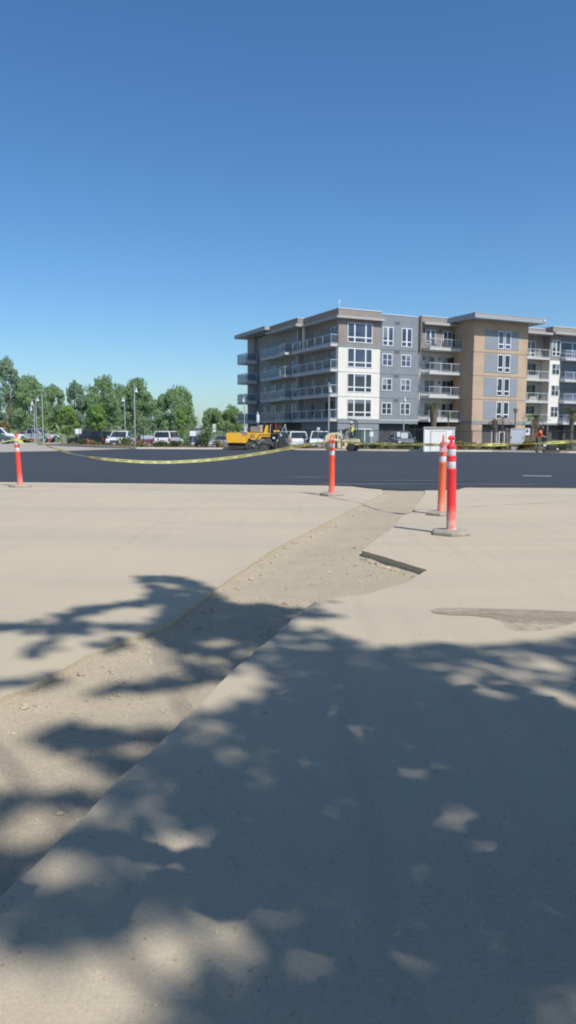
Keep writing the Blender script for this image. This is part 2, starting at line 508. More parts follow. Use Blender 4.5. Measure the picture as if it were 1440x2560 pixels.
def offset(pts, d):
    out = []
    for i, p in enumerate(pts):
        a = Vector(pts[max(0, i - 1)]); b = Vector(pts[min(len(pts) - 1, i + 1)]); t = (b - a).normalized()
        out.append((p[0] + t.y*d, p[1] - t.x*d))
    return out


C2 = offset(CL, .16); C3 = offset(CL, 4.6)
mb = MB()
for i in range(len(CL) - 1):
    a, b, c, d = CL[i], CL[i + 1], C2[i + 1], C2[i]
    mb.add([(*a, -.1), (*b, -.1), (*b, .13), (*a, .13), (*d, .13), (*c, .13), (*c, -.1), (*d, -.1)], [(0, 3, 2, 1), (3, 4, 5, 2), (4, 7, 6, 5)])
mb.build('curb', MT['curb'], merge=True)
tag(bpy.data.objects['curb'], kind='structure')
mb = MB()
for i in range(len(CL) - 1):
    a, b, c, d = C2[i], C2[i + 1], C3[i + 1], C3[i]
    mb.add([(*a, .09), (*b, .09), (*c, .05), (*d, .05), (*c, -.45), (*d, -.45)], [(0, 3, 2, 1), (3, 5, 4, 2)])
tag(mb.build('planting_strip', MT['mulch'], merge=True), kind='structure')


# ---------------------------------------------------------------- foliage
def leaf_quads(mb, c, rad, n, size, r, up=0.0, m=0, elong=1.6):
    c = Vector(c)
    for _ in range(n):
        while True:
            q = Vector((r.uniform(-1, 1), r.uniform(-1, 1), r.uniform(-1, 1)))
            if q.length <= 1: break
        p = c + Vector((q.x*rad[0], q.y*rad[1], q.z*rad[2]))
        a = Vector((r.gauss(0, 1), r.gauss(0, 1), r.gauss(0, 1) + up)).normalized()
        nn_ = (Vector((r.gauss(0, 1), r.gauss(0, 1), r.gauss(0, 1))) + SUN*1.1).normalized(); b = nn_.cross(a)
        b = b.normalized() if b.length > 1e-4 else a.orthogonal().normalized()
        s = size*r.uniform(.6, 1.35)
        mb.add([p - a*s*.5*elong, p + b*s*.38, p + a*s*.5*elong, p - b*s*.38], [(0, 1, 2, 3)], m)


BARK = paint('bark', (.16, .125, .09, 1), .9, .3, 4)
LEAFA = leaf_mat('leaf_mid_hazed', (.30, .43, .25, 1), (.50, .64, .36, 1), .45, .68)  # lighter than real foliage: distant haze is put into the leaf colour
LEAFB = leaf_mat('leaf_bluegreen_hazed', (.31, .43, .32, 1), (.50, .62, .46, 1), .45, .68)  # haze painted into this leaf colour too
LEAFC = leaf_mat('leaf_olive_hazed', (.33, .45, .24, 1), (.52, .65, .34, 1), .45, .68)  # likewise lightened to imitate haze
LEAFN = leaf_mat('leaf_new', (.24, .40, .11, 1), (.42, .60, .18, 1), .9, .6)
LEAFS = leaf_mat('leaf_shrub', (.05, .085, .03, 1), (.14, .17, .06, 1), 2.0)
LEAFY = leaf_mat('leaf_dry', (.19, .15, .06, 1), (.33, .27, .11, 1), 2.0)
LEAFG = leaf_mat('leaf_shade', (.27, .19, .055, 1), (.34, .24, .075, 1), 2.0, .5)  # leaf colour warmed to bounce warmer light into the shade below
PALMG = leaf_mat('palm_leaf', (.07, .1, .035, 1), (.17, .2, .08, 1), 1.5)
PALMD = leaf_mat('palm_dead', (.16, .12, .075, 1), (.28, .22, .14, 1), 1.5, .1)


def tree(px, top, wpx, Y, label, mat, seed, base=.2, zg=-.42, clumps=34, leaves=95, size=.42, sparse=1.0, bottom=None, group=None, lean=0.0, cat='tree', name='tree'):
    r = random.Random(seed); x = X(px, Y)
    h = A(px, top, Y).z - zg; w = wpx/F_PX*Y/2
    t = thing(name, label, cat, (x, Y, zg), r.uniform(0, 6), group)
    zb = h*base
    # trunk with limbs
    mb = MB()
    tp = [(0, 0, 0)]; rad0 = .045*h**.8*.55
    for i in range(1, 7):
        tp.append((r.uniform(-.06, .06)*w + lean*i/6*w, r.uniform(-.06, .06)*w, h*.82*i/6))
    mb.tube(tp, [rad0*(1 - .14*i) for i in range(7)], 7)
    mb.build('trunk', BARK, t, smooth=True)
    mc = MB(); mbr = MB()
    cz = (h + zb)/2; hh = (h - zb)/2
    for k in range(int(clumps*1.6)):
        th = r.uniform(0, 2*PI); u = r.uniform(-1, 1)
        rr = math.sqrt(max(0.0, 1 - (abs(u)**2.2)))*r.uniform(.35, .92)
        q = 1 + .28*noise.noise((math.cos(th)*1.3 + seed, math.sin(th)*1.3, u*1.6))
        c = Vector((rr*q*w*math.cos(th) + lean*w*u, rr*q*w*math.sin(th), cz + hh*u*.93))
        cr = w*r.uniform(.15, .32)
        leaf_quads(mc, c, (cr, cr, cr*r.uniform(.9, 1.6)), int(leaves*1.35*sparse*r.uniform(.6, 1.3)), size*.62, r, up=1.1)
        if k % 3 == 0:
            s = Vector(tp[min(5, max(1, int((c.z/h)*5)))]); mbr.tube([s, s.lerp(c, .55) + Vector((0, 0, .1*w)), c], [rad0*.35, rad0*.22, rad0*.08], 5)
    # leader sprays that break the outline
    for k in range(int(36*sparse) + 10):
        th = r.uniform(0, 2*PI); a = r.uniform(0, .75)*w
        zz = cz + hh*(.78 + .2*r.random())*math.sqrt(max(.05, 1 - (a/w)**2))
        c = Vector((a*math.cos(th) + lean*w*.8, a*math.sin(th), zz))
        leaf_quads(mc, c, (w*.06, w*.06, h*.085), int(34*sparse), size*.55, r, up=2.0)
    cr_ = mc.build('crown', mat, t)
    mbr.build('limb', BARK, t, smooth=True)
    return t


TG = 'trees beyond the parking lot'
tree(22, 903, 62, 112, 'tall thin poplar with open bluish crown, leftmost and highest of the tree row', LEAFB, 1, base=.46, clumps=30, leaves=70, sparse=.8, size=.42, group=TG)
tree(76, 946, 104, 112, 'broad dark green tree beside the tall thin poplar, behind three lamp heads', LEAFA, 2, base=.1, clumps=44, leaves=100, group=TG)
tree(136, 968, 66, 116, 'mid-height tree between the broad dark tree and the feathery one', LEAFA, 3, base=.16, clumps=32, leaves=80, group=TG)
tree(190, 960, 56, 118, 'feathery pale bluish tree standing above the small bright trees', LEAFB, 4, base=.12, clumps=30, leaves=75, group=TG)
tree(263, 948, 104, 112, 'large rounded tree with spiky top left of the tallest lamp post', LEAFA, 5, base=.08, clumps=46, leaves=105, group=TG)
tree(345, 950, 88, 114, 'dense dark tree directly behind the tallest lamp post', LEAFA, 6, base=.08, clumps=42, leaves=105, group=TG)
tree(388, 1006, 50, 118, 'lower shaded tree filling the gap left of the big round tree by the white SUV', LEAFC, 7, base=.06, clumps=26, leaves=90, group=TG)
tree(305, 968, 70, 120, 'dark tree filling the gap behind the two poles above the white pickup', LEAFB, 13, base=.06, clumps=34, leaves=100, group=TG)
tree(225, 990, 70, 122, 'lower dark tree behind the right-hand young green tree', LEAFC, 14, base=.04, clumps=32, leaves=100, group=TG)
tree(112, 990, 70, 124, 'lower tree filling the row behind the right pole of the lamp trio', LEAFB, 15, base=.04, clumps=32, leaves=90, group=TG)
tree(45, 1000, 60, 124, 'lower tree at the foot of the tall thin poplar', LEAFC, 16, base=.04, clumps=24, leaves=80, group=TG)
tree(440, 980, 118, 110, 'wide round tree behind the white SUV, right end of the main row', LEAFA, 8, base=.1, clumps=48, leaves=105, group=TG)
tree(532, 1024, 62, 150, 'far rounded tree left of the pair beside the apartment building', LEAFC, 9, base=.05, clumps=30, leaves=100, size=.5, group='far trees beside the building')
tree(582, 1020, 66, 150, 'far rounded tree touching the left edge of the apartment building', LEAFC, 10, base=.05, clumps=32, leaves=100, size=.5, group='far trees beside the building')
tree(-4, 990, 44, 108, 'dark tree cut by the left edge of the picture, below the tall poplar', LEAFB, 11, base=.15, clumps=26, leaves=80, group=TG)
tree(10, 1058, 46, 100, 'low yellowish bush behind the white pickup at the left edge', LEAFY, 12, base=.05, clumps=16, leaves=70, size=.3, name='bush', cat='bush', zg=0)
NG = 'young bright green trees in the parking lot'
tree(172, 1019, 46, 88, 'young bright green tree right of the trio of lamp posts', LEAFN, 21, base=.3, clumps=22, leaves=70, size=.3, group=NG)
tree(244, 1016, 40, 88, 'young bright green tree above the dark parked SUV', LEAFN, 22, base=.3, clumps=22, leaves=70, size=.3, group=NG)
tree(452, 1024, 26, 88, 'slim bright green young tree behind the white SUV', LEAFN, 23, base=.3, clumps=16, leaves=60, size=.28, group=NG)
tree(108, 1040, 20, 92, 'slim young tree among the trio of lamp posts', LEAFN, 24, base=.3, clumps=10, leaves=50, size=.28, group=NG)
# a far wood added to brighten the gaps, haze put into its pale leaves
FARW = leaf_mat('leaf_far_hazed', (.40, .50, .40, 1), (.52, .62, .48, 1), .2, .6)
mb = MB(); r2 = random.Random(44)
for k in range(150):
    x = X(r2.uniform(20, 415), 156); h = r2.uniform(2.2, 8.2)*(.75 + .35*noise.noise((x*.12, 3, 1)))
    leaf_quads(mb, (x, 156 + r2.uniform(-3, 3), -.4 + h*.62), (1.9, 1.5, h*.42), 80, .6, r2, up=1.2)
tag(mb.build('far_wood', FARW), 'pale haze-coloured wood far behind the row of trees', 'wood', kind='stuff')
# the low thicket under the tree row reads as one mass
mb = MB(); r2 = random.Random(33)
for k in range(120):
    x = r2.uniform(-50, -6); y = 104 + r2.uniform(-2, 6); h = r2.uniform(.6, 1.7)
    leaf_quads(mb, (x, y, -.4 + h*.8), (1.0, 1.0, h), 46, .38, r2)
tag(mb.build('undergrowth', LEAFC), 'dark undergrowth along the foot of the tree row behind the parked cars', 'undergrowth', kind='stuff')


def shrub(x, y, w, h, label, mat, seed, group=None, z=.08, leaf=.09):
    r = random.Random(seed); t = thing('shrub', label, 'shrub', (x, y, z), 0, group)
    mb = MB()
    for k in range(5):
        th = r.uniform(0, 2*PI); mb.tube([(0, 0, 0), (math.cos(th)*w*.25, math.sin(th)*w*.25, h*.6)], [.018, .008], 5)
    mb.build('stem', BARK, t)
    mc = MB()
    for k in range(12):
        th = r.uniform(0, 2*PI); a = r.uniform(0, .42)*w
        leaf_quads(mc, (a*math.cos(th), a*math.sin(th), h*r.uniform(.3, .85)), (w*.2, w*.2, h*.22), 45, leaf, r, up=.6)
    mc.build('foliage', mat, t)
    return t


def strip_pt(px, back):
    """a point in the planting strip on the line of sight, `back` metres behind the curb"""
    d = ray(px, 1090); line = offset(CL, back)
    for a, b in zip(line[:-1], line[1:]):
        den = (b[0] - a[0])*d.y - (b[1] - a[1])*d.x
        if abs(den) < 1e-9: continue
        s = (a[1]*d.x - a[0]*d.y)/den
        if 0 <= s <= 1: return (a[0] + (b[0] - a[0])*s, a[1] + (b[1] - a[1])*s)
    return None


SH = [(205, .9, .9, .7, 'scrubby shrub below the left blank white sign', LEAFS), (232, 1.0, .8, .6, 'low dry shrub in front of the dark parked SUV', LEAFY),
      (313, .9, 1.4, .85, 'rounded green shrub in front of the white pickup grille', LEAFS), (352, 1.0, .9, .55, 'thin weedy shrub right of the white pickup', LEAFY),
      (400, 1.1, 1.1, .6, 'low brown shrub under the tail of the white SUV', LEAFS), (440, 1.2, 1.2, .65, 'dark green shrub beside the rear wheel of the white SUV', LEAFS),
      (503, 1.0, 1.1, .85, 'upright green shrub in front of the navy car', LEAFS), (516, 1.6, .7, 1.25, 'tall twiggy shrub between the navy car and the silver sedan', LEAFS),
      (545, 1.0, 1.3, .6, 'pale weedy shrub in front of the silver sedan', LEAFY), (765, 1.0, 1.2, .4, 'low weeds between the paving machine and the roller', LEAFY),
      (905, 1.2, 1.1, .6, 'green shrub just right of the road roller', LEAFS), (938, 1.2, 1.0, .6, 'shrub below the small white sign right of the roller', LEAFS),
      (968, 1.2, 1.0, .55, 'shrub left of the dark parked pickup', LEAFY), (1010, 1.1, 1.2, .6, 'flowering shrub in front of the dark parked pickup', LEAFS),
      (1046, 1.2, 1.0, .7, 'green shrub touching the left side of the cream shed', LEAFS), (1152, 1.2, 1.3, .7, 'yellow-green shrub right of the cream shed', LEAFY),
      (1185, 1.2, 1.2, .6, 'dry golden shrub in front of the tan brick pier', LEAFY), (1215, 1.2, 1.2, .55, 'dull green shrub below the dead palm', LEAFS),
      (1335, 1.4, 1.3, .9, 'golden ornamental grass clump behind the orange-shirted worker', LEAFY), (1318, 1.3, .8, .7, 'straw coloured shrub right of the electrical cabinet', LEAFY),
      (1380, 1.8, 1.3, .75, 'bright green hedge bush behind the walk-behind compactor', LEAFN), (1412, 1.6, 1.6, .7, 'green bush right of the compactor at the picture edge', LEAFS),
      (1250, 1.4, 1.0, .5, 'low shrub in front of the glazed entrance door', LEAFS), (1300, 1.6, .7, .5, 'small shrub under the electrical cabinet', LEAFS)]
for k, (px, back, w, h, lab, mt) in enumerate(SH):
    p = strip_pt(px, back)
    if p: shrub(p[0], p[1], w, h, lab, mt, 100 + k, 'shrubs in the planting strip')
# weeds and dry grass of the strip
mb = MB(); r2 = random.Random(77)
for k in range(2600):
    px = r2.uniform(150, 1500); p = strip_pt(px, r2.uniform(.3, 3.6))
    if not p: continue
    h = r2.uniform(.08, .32)*(1.3 if noise.noise((p[0]*.5, p[1]*.5, 3)) > 0 else .7)
    for q in range(3):
        a = r2.uniform(0, 2*PI); dx, dy = math.cos(a)*.02, math.sin(a)*.02; lx, ly = r2.uniform(-.08, .08), r2.uniform(-.08, .08)
        mb.add([(p[0] - dx, p[1] - dy, .08), (p[0] + dx, p[1] + dy, .08), (p[0] + lx, p[1] + ly, .08 + h)], [(0, 1, 2)])
tag(mb.build('weeds', LEAFY), 'dry weeds and grass growing along the planting strip', 'weeds', kind='stuff')


def palm(px, top, Y, label, seed, crown=1.2, mat=PALMG, droop=.5, n=22, zg=-.38, skirt=True, lean=.0, tr=.17):
    r = random.Random(seed); h = A(px, top, Y).z - zg; t = thing('palm_tree', label, 'palm', (X(px, Y), Y, zg))
    hz = h - crown*.45
    mb = MB(); pts = [(lean*(i/8)**2, 0, hz*i/8) for i in range(9)]
    mb.tube(pts, [tr*1.15, tr*.95, tr*.9, tr*.85, tr*.85, tr*.9, tr*1.1, tr*1.25, tr*.7], 9)
    mb.build('trunk', BARK, t, smooth=True)
    top_ = Vector(pts[-1])

    def fronds(n, el0, el1, ln, dr):
        f = MB()
        for k in range(n):
            az = 2*PI*k/n + r.uniform(-.2, .2); el = r.uniform(el0, el1); L = ln*r.uniform(.8, 1.15)
            d = Vector((math.cos(az)*math.cos(el), math.sin(az)*math.cos(el), math.sin(el))); side = Vector((-math.sin(az), math.cos(az), 0))
            prev = None
            for i in range(9):
                u = i/8; p = top_ + d*L*u + Vector((0, 0, -dr*L*u*u))
                if i:
                    f.add([prev - side*.015, prev + side*.015, p + side*.01, p - side*.01], [(0, 1, 2, 3)])
                    for sg in (-1, 1):
                        w = .34*L*math.sin(PI*min(1, u*.85 + .12)); tip = p + side*sg*w + d*.16*L + Vector((0, 0, -.22*w))
                        f.add([prev, prev.lerp(p, .55), tip], [(0, 1, 2)])
                prev = p
        return f
    fronds(n, -.1, 1.15, crown, droop).build('crown', mat, t)
    if skirt: fronds(12, -1.2, -.5, crown*.75, .3).build('dead_frond_skirt', PALMD, t)
    return t


palm(1083, 1003, 66, 'stout palm with drooping yellowing fronds behind the cream shed', 41, crown=.85, droop=.75, tr=.3, mat=PALMG)
palm(1236, 1041, 66, 'brown dead palm with collapsed fronds left of the ground floor window', 42, crown=.75, mat=PALMD, droop=.95, tr=.22, n=14)
palm(1256, 1036, 72, 'slim withered palm in front of the paired tan-block windows', 43, crown=.75, mat=PALMD, droop=.8, tr=.07, n=12, skirt=False)
palm(1337, 1030, 66, 'green fan palm behind the orange-shirted worker', 44, crown=1.15, droop=.55, tr=.2)
palm(1428, 1016, 60, 'green palm with a bare trunk at the right edge of the picture', 45, crown=1.05, droop=.6, tr=.16)
palm(1120, 1030, 84, 'slender small palm seen in front of the lowest balcony right of the stout palm', 46, crown=.9, droop=.6, tr=.06, n=12, skirt=False)

# ---------------------------------------------------------------- apartment building
stucco_w = paint('stucco_white', (.72, .68, .60, 1), .85, .06, .6)
stucco_g = paint('stucco_grey', (.215, .235, .25, 1), .85, .10, .6)
stucco_b = paint('stucco_base_grey', (.235, .25, .255, 1), .85, .06, 1.2)
stucco_t = paint('stucco_taupe', (.27, .235, .21, 1), .85, .10, .6)
stucco_o = paint('stucco_tan', (.465, .338, .235, 1), .85, .10, .6)
stucco_p = paint('stucco_greige', (.45, .43, .395, 1), .85, .06, 1.2)
stucco_l = paint('stucco_shaded_side', (.33, .325, .33, 1), .85, .06, 1.2)  # darker copy of the greige, shade of the left side put into the colour
panel_g = paint('panel_grey', (.25, .27, .295, 1), .7, .05, 1.5)
metal_r = paint('roof_metal', (.33, .35, .37, 1), .55, .06, 1.5)
fascia = paint('fascia_grey', (.40, .385, .365, 1), .7, .05, 1.5)
trimw = paint('trim_white', (.72, .73, .75, 1), .6, .04, 2)
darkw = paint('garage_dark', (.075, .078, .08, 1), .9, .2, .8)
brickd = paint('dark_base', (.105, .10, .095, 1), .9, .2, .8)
joint = paint('joint_dark', (.13, .13, .13, 1), .9, .1, 2)
pane_b = glass_dark('window_glass', (.055, .07, .11, 1))
pane_d = glass_dark('window_glass_dark', (.03, .035, .042, 1))
pane_g = glass_dark('window_glass_green', (.07, .11, .105, 1))
blind = glass_dark('window_blind', (.2, .215, .22, 1), .25)
rail_m = paint('rail_metal', (.62, .64, .66, 1), .45, .05, 3, metal=.2)
rail_g = see_through('rail_glass', (.20, .23, .27, 1), .10)
rail_b = see_through('rail_glass_blue', (.16, .20, .29, 1), .38)
slab_m = paint('balcony_slab', (.52, .51, .49, 1), .8, .06, 2)
PHI = R(25.553)
BZ = -.46
apt = thing('apartment_building', 'five-storey apartment building in white, grey and tan stucco with glass-railed balconies', 'building', (6.05, 92.32, 0), PHI)


def wall(bounds, mat, label=None, name='wall'):
    o = MB().bb(*bounds).build(name, mat, apt)
    if label: o['label'] = label
    return o


wall((0, 6, 0, .6, 3.18, 11.86), stucco_w, 'white stucco corner section of the wall')
wall((.02, 6, .02, .6, 11.86, 15.6), stucco_t, 'taupe top storey of the corner section')
wall((0, 6.0, -.03, .58, 11.87, 12.2), stucco_b, 'grey band above the white section')
wall((-.02, 6.1, -.02, 9.4, 15.6, 16.46), stucco_t, 'taupe parapet over the corner', 'parapet')
wall((-.06, 6.14, -.07, 9.4, 16.46, 16.53), trimw, None, 'parapet_cap')
wall((-.5, 6.3, -.55, 9.2, 15.28, 15.55), fascia, 'flat canopy band round the corner below the parapet', 'canopy')
wall((-.02, 6.0, -.05, 10, 2.66, 3.18), stucco_b, 'grey band under the white section')
wall((.03, 6.0, .03, 10, BZ, 2.66), stucco_b, 'grey ground floor wall of the corner')
wall((6.003, 11.9, .06, 10, 3.1, 16.2), stucco_g, 'grey stucco section of the wall')
wall((6.14, 11.9, -.0, .4, 16.2, 16.27), trimw, None, 'parapet_cap')
wall((6.003, 11.95, .02, 1.0, 2.66, 3.06), stucco_b, 'grey beam over the garage opening', 'beam')
wall((6.003, 12.0, .0, .2, 3.06, 3.12), trimw, None, 'ledge')
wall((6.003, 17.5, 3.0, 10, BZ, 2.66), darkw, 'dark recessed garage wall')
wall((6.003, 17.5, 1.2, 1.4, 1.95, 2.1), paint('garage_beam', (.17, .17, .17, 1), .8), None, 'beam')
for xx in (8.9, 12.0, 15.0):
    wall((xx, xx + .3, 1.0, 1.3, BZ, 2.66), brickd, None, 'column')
wall((11.85, 12.15, -.25, .5, 11.9, 16.38), paint('fin_brown', (.16, .14, .13, 1), .8), 'dark brown fin beside the balconies', 'fin')
wall((12.0, 12.06, -.06, .0, 3.1, 11.85), trimw, None, 'downpipe')
wall((11.9, 17.5, .08, 10, 3.0, 11.9), stucco_p, 'pale wall behind the balconies')
wall((12.1, 17.5, .06, 10, 11.9, 15.7), stucco_t, 'taupe top wall behind the balconies')
wall((12.1, 17.3, -.05, 4, 15.7, 16.38), stucco_t, None, 'parapet')
wall((12.1, 17.3, -.1, 4, 16.38, 16.44), trimw, None, 'parapet_cap')
wall((12.2, 17.48, -.75, .5, 15.3, 15.62), fascia, None, 'canopy')
wall((17.5, 26.45, -3.95, 8, 2.63, 15.74), stucco_o, 'tan stucco block standing forward of the rest')
wall((17.48, 26.47, -3.99, 8, 2.63, 3.07), stucco_b, 'grey band round the tan block')
wall((17.5, 19.2, -3.95, 8, BZ, 2.63), stucco_o, 'tan pier at the foot of the block', 'pier')
wall((24.8, 26.45, -3.95, 8, BZ, 2.63), stucco_o, 'tan pier at the foot of the block', 'pier')
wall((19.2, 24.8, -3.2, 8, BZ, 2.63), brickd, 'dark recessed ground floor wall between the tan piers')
wall((16.3, 28.0, -5.5, 9, 15.75, 16.33), metal_r, 'broad flat grey roof overhanging the tan block', 'roof')
wall((16.27, 28.03, -5.53, 9.02, 16.33, 16.39), fascia, None, 'roof_edge')
wall((26.45, 34.4, 1.6, 10, 2.9, 11.85), stucco_p, 'pale recessed wall right of the tan block')
wall((26.45, 34.4, 1.2, 10, 11.85, 15.6), stucco_t, 'taupe recessed top wall right of the tan block')
wall((26.45, 33.3, .0, 8, 15.6, 16.05), stucco_t, None, 'parapet')
wall((26.45, 33.3, -.05, 8, 16.05, 16.11), trimw, None, 'parapet_cap')
wall((26.45, 34.3, -.5, 2, 15.28, 15.58), fascia, None, 'canopy')
wall((34.3, 36.3, .0, 10, 2.95, 11.82), stucco_w, 'narrow white section near the right end')
wall((34.28, 36.32, .02, 10, 11.82, 12.35), stucco_b, 'grey band over the narrow white section')
wall((34.28, 36.32, .03, 10, 12.35, 15.7), stucco_t, 'taupe top of the narrow section')
wall((34.2, 52, -.5, 8, 15.75, 16.42), stucco_t, None, 'parapet')
wall((34.15, 52, -.55, 8, 16.42, 16.48), trimw, None, 'parapet_cap')
wall((34.3, 52, -.9, 2, 15.4, 15.7), fascia, None, 'canopy')
wall((36.3, 52, .6, 10, 2.95, 15.75), paint('stucco_bluegrey', (.22, .25, .31, 1), .8), 'blue-grey wall at the right end')
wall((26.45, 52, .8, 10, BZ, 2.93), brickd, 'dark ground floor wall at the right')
wall((26.45, 52, -.02, 1.6, 2.72, 2.93), stucco_b, None, 'beam')
for xx in (29.5, 34.3, 37.5):
    wall((xx, xx + .35, .1, .5, BZ, 2.72), brickd, None, 'column')
# left wing
wall((.6, 10, .6, 10, 3.0, 15.3), paint('stucco_shaded_greige', (.27, .262, .252, 1), .85, .06, 1.2), 'shaded pale wall of the left side')  # greige darkened further, painting the wall's shade into its colour
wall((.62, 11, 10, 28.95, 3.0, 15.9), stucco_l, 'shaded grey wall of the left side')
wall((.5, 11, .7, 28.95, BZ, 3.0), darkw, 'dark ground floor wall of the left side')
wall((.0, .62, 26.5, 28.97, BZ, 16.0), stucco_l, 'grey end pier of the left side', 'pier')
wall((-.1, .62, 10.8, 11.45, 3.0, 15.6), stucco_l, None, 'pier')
wall((-.95, 8, 9.35, 18.6, 15.75, 16.5), stucco_t, None, 'parapet')
wall((-1.0, 8, 9.3, 18.6, 16.5, 16.56), trimw, None, 'parapet_cap')
wall((-1.35, 6, 9.05, 19, 15.4, 15.72), fascia, None, 'canopy')
wall((-1.8, 8, 18.2, 30, 16.02, 16.56), metal_r, 'grey flat roof jutting out over the far left corner', 'roof')
wall((.57, 8, .605, 9.2, 12.1, 15.3), stucco_t, 'taupe top storey wall of the left side')
wall((-.15, .05, 9.2, 9.55, 12.25, 15.3), stucco_w, 'white post on the top left balcony', 'post')
# joints between storeys
for z in (8.86, 5.86):
    MB().bb(-.008, 6.0, -.012, .1, z, z + .05).build('joint_line', joint, apt); MB().bb(6.02, 11.9, .045, .1, z - .02, z + .03).build('joint_line', joint, apt)
    MB().bb(17.49, 26.46, -3.965, -3.5, z - .07, z - .02).build('joint_line', joint, apt)
MB().bb(6.02, 11.9, .045, .1, 11.84, 11.9).build('joint_line', joint, apt); MB().bb(17.49, 26.46, -3.965, -3.5, 11.76, 11.82).build('joint_line', joint, apt)
for z in (15.12, 11.5, 8.5, 5.45):
    MB().bb(8.15, 8.9, .02, .08, z, z + .3).build('vent', joint, apt)


def window(x0, x1, z0, z1, n, cols, rows, mat=pane_b, fr=.09, side='R', frame=trimw, rev=.03):
    """frame with its bars; the pane of glass is a sub-part. cols/rows: fractions of the inner bars"""
    f = MB()
    y = -n

    def bx(M_, a0, a1, b0, b1, d0, d1):
        if side == 'R': M_.bb(a0, a1, y - d1, y - d0, b0, b1)
        else: M_.bb(y - d1, y - d0, a0, a1, b0, b1)      # left wing: runs along y, faces -x
    bx(f, x0, x0 + fr, z0, z1, -.05, .05); bx(f, x1 - fr, x1, z0, z1, -.05, .05)
    bx(f, x0 + fr, x1 - fr, z1 - fr, z1, -.05, .05); bx(f, x0 + fr, x1 - fr, z0, z0 + fr, -.05, .05)
    for c in cols:
        xc = x0 + (x1 - x0)*c[0]; bx(f, xc - c[1]/2, xc + c[1]/2, z0 + fr, z1 - fr, -.05, .047)
    for c in rows:
        zc = z0 + (z1 - z0)*c[0]; bx(f, x0 + fr, x1 - fr, zc - c[1]/2, zc + c[1]/2, -.05, .043)
    fo = f.build('window', frame, apt)
    g = MB(); bx(g, x0 + fr, x1 - fr, z0 + fr, z1 - fr, -.05, .018)
    g.build('pane', mat, fo)
    if side == 'R' and mat is not pane_g and BL.random() < .45 and x1 - x0 < 1.8 and z0 > 2.5:
        u = BL.choice((.0, .5)); w_ = x1 - x0; hb = (z1 - z0)*BL.uniform(.25, .6)
        MB().bb(x0 + .1 + u*w_*.95, x0 + w_*(.47 if u == 0 else .96) - .08, y - .024, y - .0185, z1 - .1 - hb, z1 - .1).build('blind', blind, fo)
    return fo


BL = random.Random(8)


def blind_on(fo, x0, x1, z0, z1, n):
    MB().bb(x0, x1, -n - .026, -n - .019, z0, z1).build('blind', blind, fo)


for k, (z0, z1) in enumerate(((12.5, 14.87), (9.47, 11.8), (6.45, 8.75), (3.4, 5.64))):
    w = window(1.28, 4.82, z0, z1, 0 if k else -.02, [(.285, .17), (.735, .17)], [(.27, .13)], pane_b if k < 2 else pane_d)
    if k == 3: blind_on(w, 1.4, 4.7, z1 - .55, z1 - .1, 0)
    if k == 2: blind_on(w, 2.5, 3.7, z1 - .35, z1 - .1, 0)
for k, x0 in enumerate((6.36, 9.18)):
    window(x0, x0 + 1.6, 12.36, 14.7, -.06, [(.5, .2)], [(.27, .12)], pane_b)
    for j, z0 in enumerate((9.87, 6.8, 3.77)):
        window(x0, x0 + 1.5, z0, z0 + 1.52, -.06, [(.5, .1)], [(.5, .05)], pane_b if (j == 0) ^ (k == 1 and j == 1) else pane_d)
# ground floor glazing of the corner
window(2.3, 4.9, -.3, 1.95, -.03, [(.62, .14)], [], pane_g)
# tan block: grey panels with slim windows
for j, z0 in enumerate((12.27, 9.29, 6.27, 3.26)):
    MB().bb(19.28, 24.85, -3.98, -3.9, z0, z0 + 2.37).build('grey_panel', panel_g, apt)
    for x0 in (21.36, 22.53):
        window(x0, x0 + .95, z0 + .06, z0 + 2.33, 3.98, [], [(.27, .13)], pane_b if j == 0 else pane_d, .1)
window(21.4, 22.35, -.3, 1.95, 3.2, [], [(.22, .1)], pane_d, .1)
d = window(22.65, 23.65, -.42, 1.72, 3.2, [], [], pane_d, .13); d.name = 'entrance_door'
# windows and doors behind the balconies
for j, z0 in enumerate((12.9, 9.75, 6.75, 3.75)):
    fr_ = trimw if j == 0 else stucco_p
    window(12.88, 14.42, z0 if j else 12.95, 14.74 if j == 0 else z0 + 1.6, -.06 if j == 0 else -.08, [(.5, .2 if j == 0 else .06)], [(.2, .08)] if j == 0 else [], pane_b if j == 0 else pane_d, .07, frame=fr_)
    window(15.66, 17.1, z0 if j else 12.95, 14.7 if j == 0 else z0 + 1.6, -.06 if j == 0 else -.08, [(.5, .2 if j == 0 else .06)], [(.2, .08)] if j == 0 else [], pane_b if j == 0 else pane_d, .07, frame=fr_)
    z = (12.2, 9.2, 6.2, 3.2)[j]
    MB().bb(17.0 if j else 17.2, 17.46, .0 if j else -.02, .09, z, z + 2.2).build('balcony_door', pane_d, apt)
for j, z0 in enumerate((12.3, 9.85, 6.85, 3.85)):
    if j == 0: window(30.4, 32.6, z0, 14.5, -1.2, [(.62, .16)], [(.24, .1)], pane_d)
    else: window(30.6, 33.2, z0, z0 + 1.5, -1.6, [(.5, .05)], [], pane_d, .06, frame=brickd)
    if j == 0: window(34.65, 36.2, 12.45, 14.65, -.03, [(.5, .18)], [(.27, .1)], pane_d)
    else: window(34.76, 36.16, z0 + .02, z0 + 1.5, 0, [(.5, .07)], [(.5, .05)], pane_d, .05)
window(36.7, 41.5, 12.4, 14.6, -.6, [(.5, .16)], [(.27, .1)], pane_b)
for z0 in (9.6, 6.6, 3.6): window(37.0, 41.0, z0, z0 + 1.7, -.6, [(.33, .05), (.66, .05)], [], pane_b, .06, frame=stucco_l)
